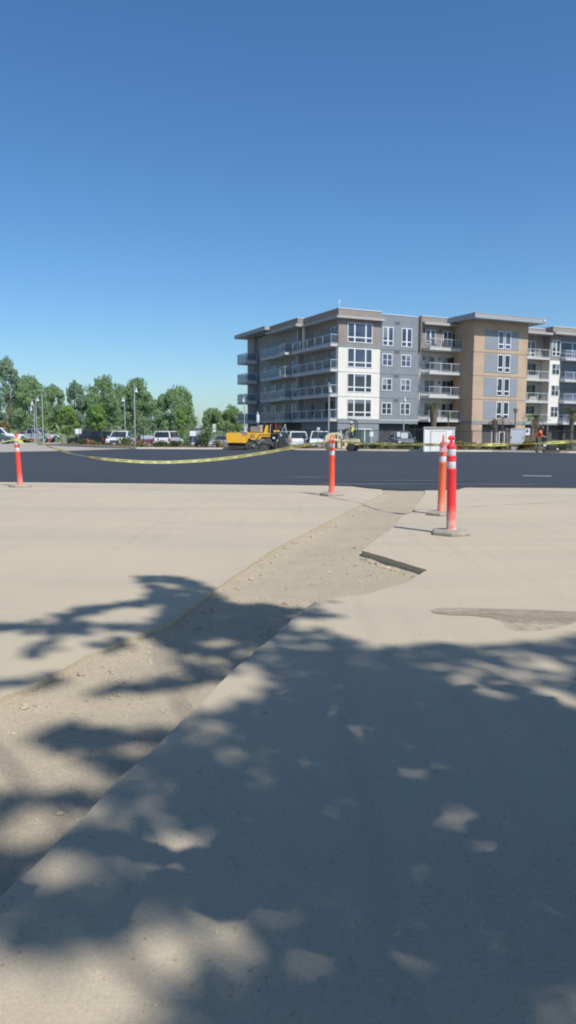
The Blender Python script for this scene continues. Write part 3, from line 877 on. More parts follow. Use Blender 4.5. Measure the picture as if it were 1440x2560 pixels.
# left wing openings (dark doors and windows behind the balconies)
for j, z0 in enumerate((12.25, 9.25, 6.25, 3.25)):
    window(.9, 2.9, z0, z0 + 2.3, -.57, [(.5, .1)], [], pane_b, .07, 'L', frame=trimw if j == 0 else stucco_p)
    MB().bb(.54, .62, 3.3, 4.2, z0, z0 + 2.1).build('balcony_door', pane_d, apt)
    MB().bb(.55, .62, 5.0, 6.6, z0, z0 + 2.6).build('wall_panel', stucco_t, apt)
    window(7.2, 8.2, z0 + .5, z0 + 2.2, -.57, [], [], pane_d, .06, 'L', frame=stucco_p)
    window(12.6, 14.6, z0, z0 + 2.3, -.62, [(.5, .1)], [], pane_b, .07, 'L', frame=stucco_l)
    window(16.2, 17.6, z0, z0 + 2.3, -.62, [(.5, .1)], [], pane_b, .07, 'L', frame=stucco_l)
    window(19.4, 21.4, z0, z0 + 2.3, -.62, [(.5, .1)], [], pane_b, .07, 'L', frame=stucco_l)
    MB().bb(.58, .63, 23.0, 24.0, z0, z0 + 2.1).build('balcony_door', pane_d, apt)


def balcony(x0, x1, y0, y1, ztop, faces, posts, glass=rail_g, th=.3, label=None):
    """slab > railing (rails and posts), glass_panel. faces: which edges carry a railing (F front -y, L -x, R +x, B +y)"""
    o = MB().bb(x0, x1, y0, y1, ztop - th, ztop).build('balcony', slab_m, apt)
    if label: o['label'] = label
    r = MB(); g = MB(); e = .05
    edges = {'F': ((x0 + e, y0 + e), (x1 - e, y0 + e)), 'L': ((x0 + e, y0 + e), (x0 + e, y1)), 'R': ((x1 - e, y0 + e), (x1 - e, y1)), 'B': ((x0 + e, y1 - e), (x1, y1 - e))}
    for k in faces:
        a, b = (Vector((*p, 0)) for p in edges[k]); L = (b - a).length; n = max(1, round(L/posts)); d = (b - a).normalized(); rot = Matrix.Rotation(math.atan2(d.y, d.x), 3, 'Z')
        mid = (a + b)/2
        r.box(mid + Vector((0, 0, ztop + 1.12)), (L + .06, .055, .055), rot)
        r.box(mid + Vector((0, 0, ztop + .1)), (L, .045, .05), rot)
        for i in range(n + 1):
            p = a.lerp(b, i/n); r.box(p + Vector((0, 0, ztop + .42)), (.07, .07, 1.35), rot)
        gm = mid + Vector((0, 0, ztop + .6)); g.box(gm, (L - .1, .012, .9), rot)
    r.build('railing', rail_m, o); g.build('glass_panel', glass, o)
    return o


for z in (12.3, 9.25, 6.25, 3.2):
    balcony(12.3, 17.49, -1.8, .05, z, 'FL', 1.6)
for z in (12.12, 9.1, 6.05, 3.05):
    balcony(26.46, 34.28, .0, 1.6, z, 'F', 1.9, th=.25)
    balcony(36.35, 48, -.9, .6, z, 'FL', 1.6, rail_b, th=.25)
    balcony(-1.0, .58, .1, 10.75, z + .1, 'FL', 2.1)
    balcony(-1.0, .6, 13.2, 21.6, z + .15, 'L', 2.1, rail_b)
    balcony(-1.8, .58, 11.5, 13.1, z + .12, 'FL', 1.5)
    balcony(-1.85, -.02, 25.2, 28.6, z + .2, 'FLB', 1.6, rail_b, th=.4)
mb = MB(); mb.tube([(.25, .3, 16.4), (.25, .3, 17.4)], .02, 6); mb.box((.25, .3, 17.3), (.22, .02, .1)); mb.ball((.25, .3, 17.42), .07, n=8, k=6)
mb.build('weather_vane', trimw, apt)
MB().bb(27.5, 27.75, -5.62, -5.5, 16.0, 16.22).build('roof_camera', trimw, apt)
lampb = MB()
for L_, z in ((12.6, 14.9), (15.1, 14.9), (12.6, 11.3), (15.1, 11.3), (15.1, 8.3)): MB().bb(L_, L_ + .14, -.12, .06, z - .4, z - .1).build('wall_lamp', joint, apt)
# things standing on balconies
rotB = Matrix.Rotation(PHI, 4, 'Z')


def bpt(x, y, z):
    p = rotB @ Vector((x, y, z)); return (p.x + 6.05, p.y + 92.32, z)


chairm = paint('chair_dark', (.06, .06, .065, 1), .7)
for k, (x, lab) in enumerate(((13.6, 'dark patio chair on the top balcony left of the tan block'), (15.2, 'second dark patio chair on the top balcony, nearer the tan block'))):
    t = thing('patio_chair', lab, 'chair', bpt(x, -.9, 12.3), PHI, 'patio chairs on the top balcony')
    MB().bb(-.25, .25, -.25, .25, .4, .45).build('seat', chairm, t); MB().bb(-.25, .25, .22, .27, .45, .95).build('backrest', chairm, t)
    for sx in (-.22, .22):
        for sy in (-.22, .22): MB().bb(sx - .02, sx + .02, sy - .02, sy + .02, 0, .4).build('leg', chairm, t)
for k, (x, y, z, lab, mt) in enumerate(((30.9, .5, 6.05, 'dark potted plant on the middle balcony right of the tan block', LEAFS), (33.0, .5, 6.05, 'second potted plant on the middle balcony, nearer the white section', LEAFS), (31.2, .5, 3.05, 'big green potted plant on the lowest balcony right of the tan block', LEAFN), (16.6, -1.2, 3.2, 'leafy potted plant on the lowest balcony behind the palms', LEAFS))):
    t = thing('potted_plant', lab, 'potted plant', bpt(x, y, z), 0)
    MB().lathe([(.14, 0), (.2, .32), (.18, .32)], 12).build('pot', joint, t)
    mb = MB(); r2 = random.Random(60 + k)
    leaf_quads(mb, (0, 0, .75), (.42, .42, .5), 160, .16, r2, up=.5); mb.build('foliage', mt, t)

# pale distant warehouse seen between the trees
wh = thing('warehouse', 'pale blue-grey low warehouse far off between the trees left of the apartments', 'building', (X(507, 175), 175, -.46))
MB().bb(-3.2, 5.2, 0, 12, 0, 3.1).build('wall', paint('warehouse_wall', (.36, .43, .5, 1), .7), wh)
MB().prism([(-3.5, 3.1), (5.5, 3.1), (1.0, 3.9)], -.3, 12.3).build('roof', paint('warehouse_roof', (.45, .5, .55, 1), .6), wh)
MB().bb(-1, 1.4, -.03, .02, 0, 2.3).build('door', paint('warehouse_door', (.3, .35, .4, 1), .6), wh)

# ---------------------------------------------------------------- chain-link fence
fence_dark = paint('fence_black', (.03, .038, .036, 1), .6)
m, nt, N, Lk, bs = new_mat('chain_link')
tc = N.new('ShaderNodeTexCoord'); sp = N.new('ShaderNodeSeparateXYZ'); Lk.new(tc.outputs['Object'], sp.inputs[0])


def mathn(op, a, b=None):
    q = N.new('ShaderNodeMath'); q.operation = op
    for i, v in enumerate((a, b)):
        if v is None: continue
        if hasattr(v, 'is_linked'): Lk.new(v, q.inputs[i])
        else: q.inputs[i].default_value = v
    return q.outputs[0]


u1 = mathn('ADD', sp.outputs['X'], sp.outputs['Z']); u2 = mathn('SUBTRACT', sp.outputs['X'], sp.outputs['Z'])
f1 = mathn('LESS_THAN', mathn('FRACT', mathn('MULTIPLY', u1, 14.0)), .09); f2 = mathn('LESS_THAN', mathn('FRACT', mathn('MULTIPLY', u2, 14.0)), .09)
Lk.new(mathn('MAXIMUM', f1, f2), bs.inputs['Alpha']); bs.inputs['Base Color'].default_value = (.03, .04, .038, 1)
CHAIN = m


def fence(a, b, h, label, z=.05):
    a = Vector((*a, z)); b = Vector((*b, z)); L = (b - a).length
    t = thing('chain_link_fence', label, 'fence', a, math.atan2(b.y - a.y, b.x - a.x), 'black chain-link fence runs')
    n = max(1, round(L/3.0))
    for i in range(n + 1): MB().tube([(L*i/n, 0, 0), (L*i/n, 0, h + .04)], .035, 7).build('post', fence_dark, t)
    MB().tube([(0, 0, h), (L, 0, h)], .026, 6).build('rail', fence_dark, t)
    MB().tube([(0, 0, .1), (L, 0, .1)], .012, 5).build('rail', fence_dark, t)
    mb = MB(); mb.add([(0, .03, .05), (L, .03, .05), (L, .03, h), (0, .03, h)], [(0, 1, 2, 3)]); mb.build('mesh_panel', CHAIN, t)


FL = offset(CL, 3.1)
P = lambda px: strip_pt(px, 3.1)
fence(FL[-1], P(235), 1.8, 'taller chain-link fence run slanting away at the far left behind the small far bollard')
fence(P(235), P(395), 1.62, 'chain-link fence run in front of the white pickup')
fence(P(395), P(640), 1.55, 'chain-link fence run in front of the silver sedan, left of the paving machine')
fence(P(640), P(900), 1.5, 'chain-link fence run behind the paving machine and the roller')
fence(P(900), P(1180), 1.45, 'chain-link fence run in front of the dark pickup and behind the cream shed')
fence(P(1180), (37, 51.5), 1.45, 'chain-link fence run on the right behind the orange-shirted worker')

# ---------------------------------------------------------------- delineator posts
rub = paint('rubber_base', (.33, .29, .23, 1), .9, .2, 9)
bandm = paint('reflective_band', (.58, .58, .6, 1), .4, .05, 20)
dust = (.62, .46, .38, 1)


def delineator(label, loc, col, lean=(0, 0), handle='loop', rz=0, sides=6, seed=0, scuff=.75, group='orange delineator posts', small=False, baseR=.235):
    t = thing('delineator_post', label, 'bollard', (*loc, 0), rz, group)
    mt = paint('post_plastic', col, .45, .08, 6, dirt=(.02, .34, (.66, .42, .34, 1), scuff))
    r = random.Random(seed); lx, ly = lean

    def ln(z): return Vector((lx*(z - .05), ly*(z - .05), 0))
    mb = MB(); Bb = [(baseR, 0), (baseR*1.0, .028), (baseR*.93, .05), (.07, .058)]
    mb.lathe(Bb, sides)
    mb.build('base', rub, t, bevel=.006)
    z0 = .05

    def part(name, prof, mat, n=24):
        m_ = MB(); vs = []; 
        for rr, z in prof:
            o_ = ln(z)
            for k in range(n): vs.append((rr*math.cos(2*PI*k/n) + o_.x, rr*math.sin(2*PI*k/n) + o_.y, z))
        fs = [(i*n + k, i*n + (k + 1) % n, (i + 1)*n + (k + 1) % n, (i + 1)*n + k) for i in range(len(prof) - 1) for k in range(n)]
        fs.append(tuple(range(n - 1, -1, -1))); o_ = (len(prof) - 1)*n; fs.append(tuple(range(o_, o_ + n)))
        m_.add(vs, fs); return m_.build(name, mat, t, smooth=True)
    part('post', [(.066, .05), (.064, .06), (.056, .075), (.0535, .3), (.0525, .725), (.056, .733), (.057, .75), (.053, .757), (.0485, .76), (.0485, .84), (.053, .845), (.056, .858), (.0505, .868), (.0505, .874), (.055, .884), (.052, .9), (.0485, .905), (.0485, .98), (.054, .985), (.055, 1.0), (.05, 1.02), (.036, 1.04), (.021, 1.05)], mt)
    part('reflective_band', [(.0495, .762), (.0502, .764), (.0502, .836), (.0495, .838)], bandm)
    part('reflective_band', [(.0495, .907), (.0502, .909), (.0502, .977), (.0495, .979)], bandm)
    h = MB(); o1 = ln(1.05)
    if handle == 'tee':
        h.tube([o1 + Vector((0, 0, 1.04)), o1 + Vector((0, 0, 1.075)), o1 + Vector((0, 0, 1.10))], [.021, .0165, .018], 12)
        h.ball(o1 + Vector((0, 0, 1.112)), .037, .024, .025, 16, 10)
        h.ball(o1 + Vector((-.03, 0, 1.10)), .016, .02, .018, 10, 6); h.ball(o1 + Vector((.03, 0, 1.10)), .016, .02, .018, 10, 6)
    else:
        pts = [o1 + Vector((-.026*math.cos(a) if False else .03*math.cos(a), 0, 1.085 + .05*math.sin(a))) for a in [R(q) for q in range(-70, 251, 20)]]
        h.tube(pts, .0125, 10)
    h.build('handle', mt, t, smooth=True)
    return t


ORG = (.84, .10, .055, 1); RED = (.80, .04, .055, 1); OLD = (.78, .15, .065, 1)
delineator('red-orange delineator post on a round base at the left edge, tape tied at its top', G(51, 1217), (.80, .085, .06, 1), (-.055, 0), 'tee', sides=18, seed=1, scuff=.6)
delineator('bright orange delineator post with loop handle in front of the road roller', G(829, 1238.5), ORG, (0, 0), 'loop', rz=.2, seed=2, scuff=.3)
delineator('faded orange leaning delineator post with pink ribbon, behind the red one', G(1103, 1287), OLD, (.055, 0), 'loop', rz=1.3, seed=3, scuff=.55)
delineator('red delineator post with scuffed whitish foot, nearest of all posts', G(1128, 1335.5), RED, (-.028, 0), 'tee', rz=.35, seed=4, scuff=1.3, baseR=.245)
delineator('small far red delineator post on the gravel by the left fence', G(124, 1112.8), RED, (0, 0), 'tee', seed=5)

# pink ribbon tied to the faded post, and tape knot on the left post
pink = paint('pink_ribbon', (.75, .33, .42, 1), .6, .1, 30)
mb = MB(); p0 = Vector((*G(1103, 1287), 0)) + Vector((.055, 0, 0))
for k in range(6):
    a = -.6 + .25*k; q = p0 + Vector((-.05 + .012*k, -.055, 1.0)); pr = q
    for i in range(1, 6):
        nx = q + Vector((-.009*i + .006*math.sin(k + i), -.004*i*math.cos(a), -.02*i + .007*i*(k % 2)))
        w = Vector((.011, .008*math.cos(i + k), .006)); mb.add([pr - w, pr + w, nx + w, nx - w], [(0, 1, 2, 3)]); pr = nx
mb.tube([p0 + Vector((.045*math.cos(a), .045*math.sin(a), 1.03 + .006*math.sin(3*a))) for a in [i*.5 for i in range(14)]], .01, 6)
tag(mb.build('pink_ribbon', pink), 'crumpled pink ribbon tied round the top of the faded orange post', 'ribbon')

# ---------------------------------------------------------------- caution tape
tape_y = paint('tape_yellow', (.74, .71, .27, 1), .4, .12, 8)
tape_y.node_tree.nodes['Principled BSDF'].inputs['Alpha'].default_value = .9
tape_k = paint('tape_black', (.07, .075, .05, 1), .6, .1, 8)


def plane_pt(px, py, a, b):
    d = ray(px, py); nx, ny = -(b[1] - a[1]), (b[0] - a[0])
    t = (a[0]*nx + a[1]*ny)/(d.x*nx + d.y*ny)
    return Vector((d.x*t, d.y*t, EYE + d.z*t))


def tape(label, pts, width, twist, words, seed, group='yellow caution tape spans'):
    # smooth the polyline (Catmull-Rom)
    P_ = [pts[0]] + pts + [pts[-1]]; path = []
    for i in range(1, len(P_) - 2):
        for k in range(10):
            t = k/10; a, b, c, d = P_[i - 1], P_[i], P_[i + 1], P_[i + 2]
            path.append(.5*((2*b) + (c - a)*t + (2*a - 5*b + 4*c - d)*t*t + (3*b - a - 3*c + d)*t**3))
    path.append(pts[-1])
    S = [0]
    for a, b in zip(path[:-1], path[1:]): S.append(S[-1] + (b - a).length)

    def frame(s):
        s = max(0, min(S[-1] - 1e-6, s)); i = 0
        lo, hi = 0, len(S) - 2
        while lo < hi:
            md = (lo + hi + 1)//2
            if S[md] <= s: lo = md
            else: hi = md - 1
        i = lo; t = (s - S[i])/(S[i + 1] - S[i]); p = path[i].lerp(path[i + 1], t)
        d = (path[min(i + 2, len(path) - 1)] - path[max(i - 1, 0)]).normalized()
        side = Vector((0, 0, 1)) - d*d.z; side.normalize(); nr = d.cross(side)
        a = twist(s/S[-1])
        return p, d, side*math.cos(a) + nr*math.sin(a), nr*math.cos(a) - side*math.sin(a)
    mb = MB(); n = int(S[-1]/.025); vs = []
    for i in range(n + 1):
        p, d, w, nr = frame(S[-1]*i/n)
        for j in (-1, 0, 1): vs.append(p + w*width*.5*j + nr*.004*abs(j))
    fs = []
    for i in range(n):
        for j in range(2): fs.append((i*3 + j, (i + 1)*3 + j, (i + 1)*3 + j + 1, i*3 + j + 1))
    mb.add(vs, fs); root = tag(mb.build('caution_tape', tape_y, smooth=True), label, 'tape', group)
    s = .16; k = 0
    while s < S[-1] - .12 and words:
        tv, tf = TXT[k % 2]; mt = MB()
        for sgn in (1, -1):
            out = []
            for x, y, _ in tv:      # the printing hangs upside down, both faces printed
                p, d, w, nr = frame(s - x)
                out.append(p - w*y + nr*(.0025*sgn + .0015))
            mt.add(out, tf)
        mt.build('printed_word', tape_k, root)
        s += .29; k += 1
    return root


TXT = [text_mesh('CUIDADO', .044), text_mesh('CAUTION', .044)]
bl = G(51, 1217); bc = G(829, 1238.5); bo = G(1103, 1287)
pts = [plane_pt(px, py, bl, bc) for px, py in ((52, 1097), (75, 1101), (110, 1112), (150, 1125), (200, 1138), (260, 1147), (320, 1152.5), (380, 1155.5), (440, 1155), (520, 1150), (600, 1141), (680, 1128), (740, 1116.5), (790, 1107), (829, 1102))]
tape('yellow caution tape sagging low between the left post and the loop-handled post', pts, .056, lambda t: (1.1*math.exp(-(t/.12)**2) + 1.15*math.exp(-((t - .22)/.05)**2) + 1.0*math.exp(-((1 - t)/.09)**2) + .25*math.sin(9*t)), True, 1)
pts = [plane_pt(px, py, bc, bo) for px, py in ((829, 1101), (890, 1107), (960, 1109.5), (1030, 1111), (1103, 1112))]
tape('taut yellow caution tape between the loop-handled post and the faded orange post', pts, .046, lambda t: .75 + .6*math.sin(19*t), True, 2)
e = (9.5, 14.2)
pts = [plane_pt(px, py, bo, e) for px, py in ((1103, 1112), (1180, 1112), (1270, 1110.5), (1350, 1107.5), (1440, 1103), (1560, 1094), (1680, 1084))]
tape('yellow caution tape running off to the right from the faded orange post', pts, .046, lambda t: .8 + .6*math.sin(24*t), True, 3)
e = (-12, 17.5)
pts = [plane_pt(px, py, bl, e) for px, py in ((49, 1097), (25, 1101), (0, 1106), (-60, 1114), (-160, 1120))]
tape('yellow caution tape running off to the left from the left post', pts, .06, lambda t: .8 + .4*math.sin(8*t), True, 4)
mb = MB()
for k in range(3):
    mb.tube([Vector((bl[0] - .055, bl[1], .985 + .018*k)) + Vector((.06*math.cos(a), .06*math.sin(a), .004*math.sin(2*a + k))) for a in [i*.45 for i in range(15)]], .011, 6)
for k in range(4):
    q = Vector((bl[0] - .02 + .02*k, bl[1] - .065, .99))
    mb.add([q, q + Vector((.05, -.01, .02)), q + Vector((.09 + .01*k, -.02, -.06 - .01*k)), q + Vector((.03, 0, -.05))], [(0, 1, 2, 3)])
tag(mb.build('tape_knot', tape_y), 'knotted bunch of yellow tape wound round the top of the left post', 'tape')

# ---------------------------------------------------------------- vehicles
tyre = paint('tyre', (.03, .03, .032, 1), .85, .1, 10)
rimm = paint('rim', (.45, .45, .46, 1), .35, .1, 6, metal=.6)
carglass = glass_dark('car_glass', (.035, .045, .055, 1), .05)
carglass2 = glass_dark('car_glass_sunshade', (.35, .42, .47, 1), .3)
blackp = paint('black_plastic', (.035, .036, .038, 1), .6, .1, 6)
lampw = paint('lamp_clear', (.8, .82, .85, 1), .15, .05, 8)
lampr = paint('lamp_red', (.5, .03, .03, 1), .25, .05, 8)
platem = paint('plate', (.6, .62, .64, 1), .5, .05, 8)
CARK = {
    'sedan': dict(L=4.6, W=1.82, body=[(-2.3, .3), (-2.3, .72), (-2.2, .93), (-1.6, 1.0), (1.05, .97), (1.95, .85), (2.26, .7), (2.3, .3)], cab=[(-1.85, .97), (-1.15, 1.42), (.1, 1.46), (1.15, .95)], side=[(.08, .47), (.51, .9)], wr=.33, wb=1.38),
    'suv': dict(L=5.0, W=2.0, body=[(-2.5, .42), (-2.5, .95), (-2.44, 1.15), (1.15, 1.13), (2.3, 1.05), (2.48, .9), (2.5, .42)], cab=[(-2.42, 1.14), (-2.18, 1.86), (.45, 1.9), (1.3, 1.12)], side=[(.04, .34), (.37, .63), (.66, .93)], wr=.39, wb=1.5),
    'pickup': dict(L=5.7, W=2.0, body=[(-2.85, .48), (-2.85, 1.12), (-1.0, 1.14), (1.2, 1.14), (2.6, 1.08), (2.83, .95), (2.85, .48)], cab=[(-1.05, 1.13), (-.85, 1.84), (.5, 1.88), (1.35, 1.13)], side=[(.08, .45), (.5, .92)], wr=.4, wb=1.8),
}


def car(label, loc, yaw, kind, paintm, cat, name='parked_car', group='cars parked behind the fence', glassm=carglass, slots=0, scale=1.0, front=None):
    K = CARK[kind]; t = thing(name, label, cat, loc, yaw, group)
    hw = K['W']/2
    body = K['body']; zb = body[0][1]; mid = .75
    mb = MB(); mb.prism(body, -hw, hw, shrink=lambda x, z: (.97 if z > .9 else 1.0)*(1 - .05*max(0, abs(x) - 1.9)))
    bo_ = mb.build('body', paintm, t, bevel=.06, seg=3)
    cab = K['cab']; zc = cab[0][1]; zt = max(p[1] for p in cab)
    sh = lambda x, z: .95 - .16*max(0, (z - zc))/(zt - zc)
    MB().prism([(cab[0][0], zc - .05)] + cab + [(cab[-1][0], zc - .05)] if False else cab, -hw, hw, shrink=sh).build('cabin', paintm, t, bevel=.05, seg=3)
    # front and rear glass
    for nm, a, b, gm in (('rear_window', cab[0], cab[1], carglass), ('windshield', cab[3], cab[2], glassm)):
        a = Vector(a); b = Vector(b); d = b - a; nr = Vector((d.y, -d.x)).normalized()
        if (nr.x > 0) != (nm == 'windshield'): nr = -nr
        p = a + d*.1 + nr*.012; q = a + d*.9 + nr*.012; wa = hw*sh(*p)*.9; wb_ = hw*sh(*q)*.88
        m_ = MB(); m_.add([(p.x, -wa, p.y), (p.x, wa, p.y), (q.x, wb_, q.y), (q.x, -wb_, q.y)], [(0, 1, 2, 3)]); m_.build(nm, gm, t)
    for sg in (-1, 1):
        for u0, u1 in K['side']:
            lo = Vector(cab[0]).lerp(Vector(cab[3]), 1); pts_ = []
            def edge(u, v):
                bot = Vector((cab[0][0] + (cab[3][0] - cab[0][0])*u, zc)); top = Vector((cab[1][0] + (cab[2][0] - cab[1][0])*u, zt))
                return bot.lerp(top, v)
            q4 = [edge(u0, .1), edge(u1, .1), edge(u1, .88), edge(u0, .88)]
            m_ = MB(); m_.add([(p.x, sg*(hw*sh(p.x, p.y) + .008), p.y) for p in q4], [(0, 1, 2, 3) if sg < 0 else (3, 2, 1, 0)]); m_.build('side_window', carglass, t)
        m_ = MB(); m_.ball((cab[3][0] - .25, sg*(hw + .12), zc + .12), .07, .12, .09, 8, 6); m_.build('mirror', paintm if kind != 'suv' else blackp, t, smooth=True)
        for wx in (-K['wb'], K['wb']):
            w = MB(); rot = Matrix.Rotation(PI/2, 3, 'X'); wr = K['wr']
            w.lathe([(wr*.6, -.12), (wr*.95, -.12), (wr, -.08), (wr, .08), (wr*.95, .12), (wr*.6, .12)], 20, (wx, sg*(hw - .1), wr), rot=rot)
            wo = w.build('wheel', tyre, t, smooth=True)
            MB().lathe([(wr*.1, -.125), (wr*.58, -.13), (wr*.6, .13), (wr*.1, .125)], 14, (wx, sg*(hw - .1), wr), rot=rot).build('rim', rimm, wo)
        fx = body[-2][0]; rx = body[0][0]; fz = body[-2][1]
        m_ = MB(); m_.box((fx - .04, sg*hw*.74, fz - .1), (.16, hw*.36, .17)); m_.build('headlight', lampw, t, bevel=.03)
        m_ = MB(); m_.box((rx + .02, sg*hw*.86, (zb + zc)/2 + .18), (.1, hw*.2, .36)); m_.build('taillight', lampr, t, bevel=.02)
        m_ = MB(); m_.box((.1, sg*(hw + .004), zc - .16), (.2, .03, .035)); m_.build('door_handle', blackp, t)
    MB().box((body[-1][0] + .01, 0, zb + .08), (.12, K['W']*.96, .2)).build('bumper', paintm if kind == 'sedan' else blackp, t, bevel=.03)
    MB().box((body[0][0] - .01, 0, zb + .08), (.12, K['W']*.96, .2)).build('bumper', paintm if kind == 'sedan' else blackp, t, bevel=.03)
    if slots:
        for k in range(slots): MB().box((fx + .015, (k - (slots - 1)/2)*.13, fz - .13), (.05, .075, .22)).build('grille_slot', blackp, t)
    else:
        g = MB(); g.box((fx + .01, 0, fz - .16), (.06, hw*.95, .26)); g.build('grille', blackp, t, bevel=.01)
        for k in range(2): MB().box((fx + .03, 0, fz - .1 - .1*k), (.05, hw*.9, .03)).build('grille_bar', rimm, t)
    MB().box((body[0][0] - .02, 0, zb + .32), (.03, .32, .15)).build('license_plate', platem, t)
    MB().box((body[-1][0] + .075, 0, zb + .08), (.02, .32, .14)).build('license_plate', platem, t)
    if kind == 'pickup':
        MB().bb(-2.75, -1.15, -hw*.88, hw*.88, 1.135, 1.155).build('bed_liner', blackp, t)
    return t


GZ = -.38
cw = paint('car_white', (.74, .75, .76, 1), .3, .03, 2); cs = paint('car_silver', (.46, .48, .5, 1), .3, .04, 2, metal=.3)
cn = paint('car_navy', (.035, .045, .085, 1), .3, .05, 2); cr = paint('car_maroon', (.13, .025, .03, 1), .3, .05, 2)
ck = paint('car_black', (.025, .027, .033, 1), .3, .05, 2); cg = paint('car_grey', (.16, .18, .2, 1), .3, .05, 2); ct = paint('car_teal', (.06, .11, .11, 1), .35, .05, 2)
crd = paint('car_red', (.42, .03, .035, 1), .35, .05, 2)


def spot(px, Y, z=GZ): return (X(px, Y), Y, z)


car('white pickup facing the fence, below the tallest lamp post', spot(303, 80), -PI/2 - .03, 'pickup', cw, 'pickup')
car('white SUV parked with its tailgate to the fence', spot(421, 81.5), PI/2 - .14, 'suv', cw, 'SUV')
car('dark SUV in the shade of the young green trees, left of the white pickup', spot(226, 84), PI - .45, 'suv', ck, 'SUV')
car('dark red car with a silver sunshade between the white pickup and the white SUV', spot(366, 82), -PI/2 + .35, 'sedan', cr, 'car', glassm=carglass2)
car('navy blue car facing the fence right of the white SUV', spot(494, 80), -PI/2 + .2, 'sedan', cn, 'car')
car('silver sedan facing the fence, its nose beside the paving machine hopper', spot(560, 76), -PI/2 - .25, 'sedan', cs, 'car')
car('white car mostly hidden behind the paving machine tail', spot(726, 74), PI/2 + .35, 'suv', cw, 'SUV')
car('grey car seen in the gap left of the white slotted-grille SUV', spot(752, 86), -PI/2, 'sedan', cg, 'car')
car('white SUV with a seven-slot grille left of the road roller', spot(800, 71), -PI/2 - .04, 'suv', cw, 'SUV', slots=7)
car('dark pickup facing out below two white signs, in front of the garage opening', spot(1002, 74), -PI/2 + .08, 'pickup', cg, 'pickup')
car('white pickup seen side-on at the left edge, behind the left post', spot(-2, 92, 0), 0.05, 'pickup', cw, 'pickup', group='vehicles on the gravel at far left')
car('silver pickup tail behind the left post, next to the red car', spot(90, 100, 0), -.2, 'pickup', cs, 'pickup', group='vehicles on the gravel at far left')
car('red car showing its nose just right of the left post', spot(63, 104, 0), -PI/2 + .5, 'sedan', crd, 'car', group='vehicles on the gravel at far left')
car('dark teal car low in front of the white pickup at the left edge', spot(-18, 86, 0), .1, 'sedan', ct, 'car', group='vehicles on the gravel at far left')

# ---------------------------------------------------------------- asphalt paver
ylw = paint('machine_yellow', (.80, .42, .035, 1), .45, .08, 3)
mud = paint('machine_grime', (.09, .085, .078, 1), .85, .3, 5)
stl = paint('machine_steel', (.26, .255, .25, 1), .5, .2, 5, metal=.4)
hood = paint('hood_brown', (.22, .19, .175, 1), .6, .15, 5)
lightm = paint('muffler_white', (.62, .63, .64, 1), .4, .06, 5)
orangep = paint('machine_orange', (.6, .2, .05, 1), .5, .1, 5)
wood = paint('tool_wood', (.45, .35, .2, 1), .8, .15, 8)
K_ = .00405*57.6/56
pv = thing('asphalt_paver', 'yellow tracked asphalt paving machine with raised hopper and white muffler', 'paving machine', (X(568, 56.6) - .24, 56.5, .02))


def pp(pts): return [(a*K_, (762 - b)*K_) for a, b in pts]


D = 1.2
for sg, y0, y1 in ((-1, -D - .05, -D + .05), (1, D - .05, D + .05)):
    MB().prism(pp([(60, 490), (85, 460), (265, 455), (330, 512), (440, 512), (440, 625), (400, 640), (75, 632)]), y0, y1).build('hopper_side', ylw, pv, bevel=.012)
MB().prism(pp([(75, 630), (440, 630), (440, 560), (300, 600)]), -D + .05, D - .05).build('hopper_floor', mud, pv)
MB().bb(75*K_, 90*K_, -D + .05, D - .05, .55, .95).build('hopper_apron', mud, pv)
under = paint('underside_dark', (.05, .048, .044, 1), .9, .3, 5)
MB().prism(pp([(95, 640), (440, 645), (440, 745), (150, 752), (110, 720)]), -D + .1, D - .1).build('undercarriage', under, pv, bevel=.02)
for yy in (-.8, .8): MB().lathe([(.04, -.3), (.1, -.3), (.1, .3), (.04, .3)], 12, (92*K_, yy, .34), rot=Matrix.Rotation(PI/2, 3, 'X')).build('push_roller', stl, pv, smooth=True)
MB().bb(430*K_, 455*K_, -D - .08, D + .08, (762 - 600)*K_, (762 - 448)*K_).build('hopper_bulkhead', ylw, pv, bevel=.01)
lb = MB().bb(325*K_, 428*K_, -D - .02, -D + .04, (762 - 512)*K_, (762 - 462)*K_).build('name_plate', paint('plate_red', (.32, .05, .04, 1), .5), pv)
tv, tf = text_mesh('RHS', .2)
m_ = MB(); m_.add([(378*K_ + x*1.45, -D - .026, (762 - 489)*K_ + y*.75) for x, y, _ in tv], tf); m_.build('lettering', lampw, lb)
MB().prism(pp([(455, 455), (845, 462), (845, 530), (705, 530), (655, 585), (515, 585), (490, 560), (455, 555)]), -D - .03, D + .03).build('body', ylw, pv, bevel=.015)
MB().bb(490*K_, 575*K_, -D - .045, -D - .02, (762 - 545)*K_, (762 - 475)*K_).build('side_grille', paint('grille_brown', (.36, .22, .07, 1), .7), pv)
MB().prism(pp([(575, 585), (600, 585), (672, 497), (840, 497), (840, 485), (662, 485)]), -D - .05, -D - .028).build('side_stripe', mud, pv)
MB().prism(pp([(488, 448), (488, 360), (500, 345), (690, 345), (705, 360), (705, 448)]), -.8, .8).build('engine_hood', hood, pv, bevel=.02)
MB().bb(660*K_, 700*K_, -.86, -.8, (762 - 448)*K_, (762 - 320)*K_).build('hood_post', fascia, pv)
MB().bb(640*K_, 710*K_, -.5, .5, (762 - 345)*K_, (762 - 318)*K_).build('air_intake', fascia, pv, bevel=.02)
c0 = 618*K_
ms = MB(); ms.lathe([(.06, 0), (.115, .05), (.12, .1), (.12, .56), (.1, .62), (.05, .64)], 16, (c0, -.4, (762 - 285)*K_)); mo = ms.build('muffler', lightm, pv, smooth=True)
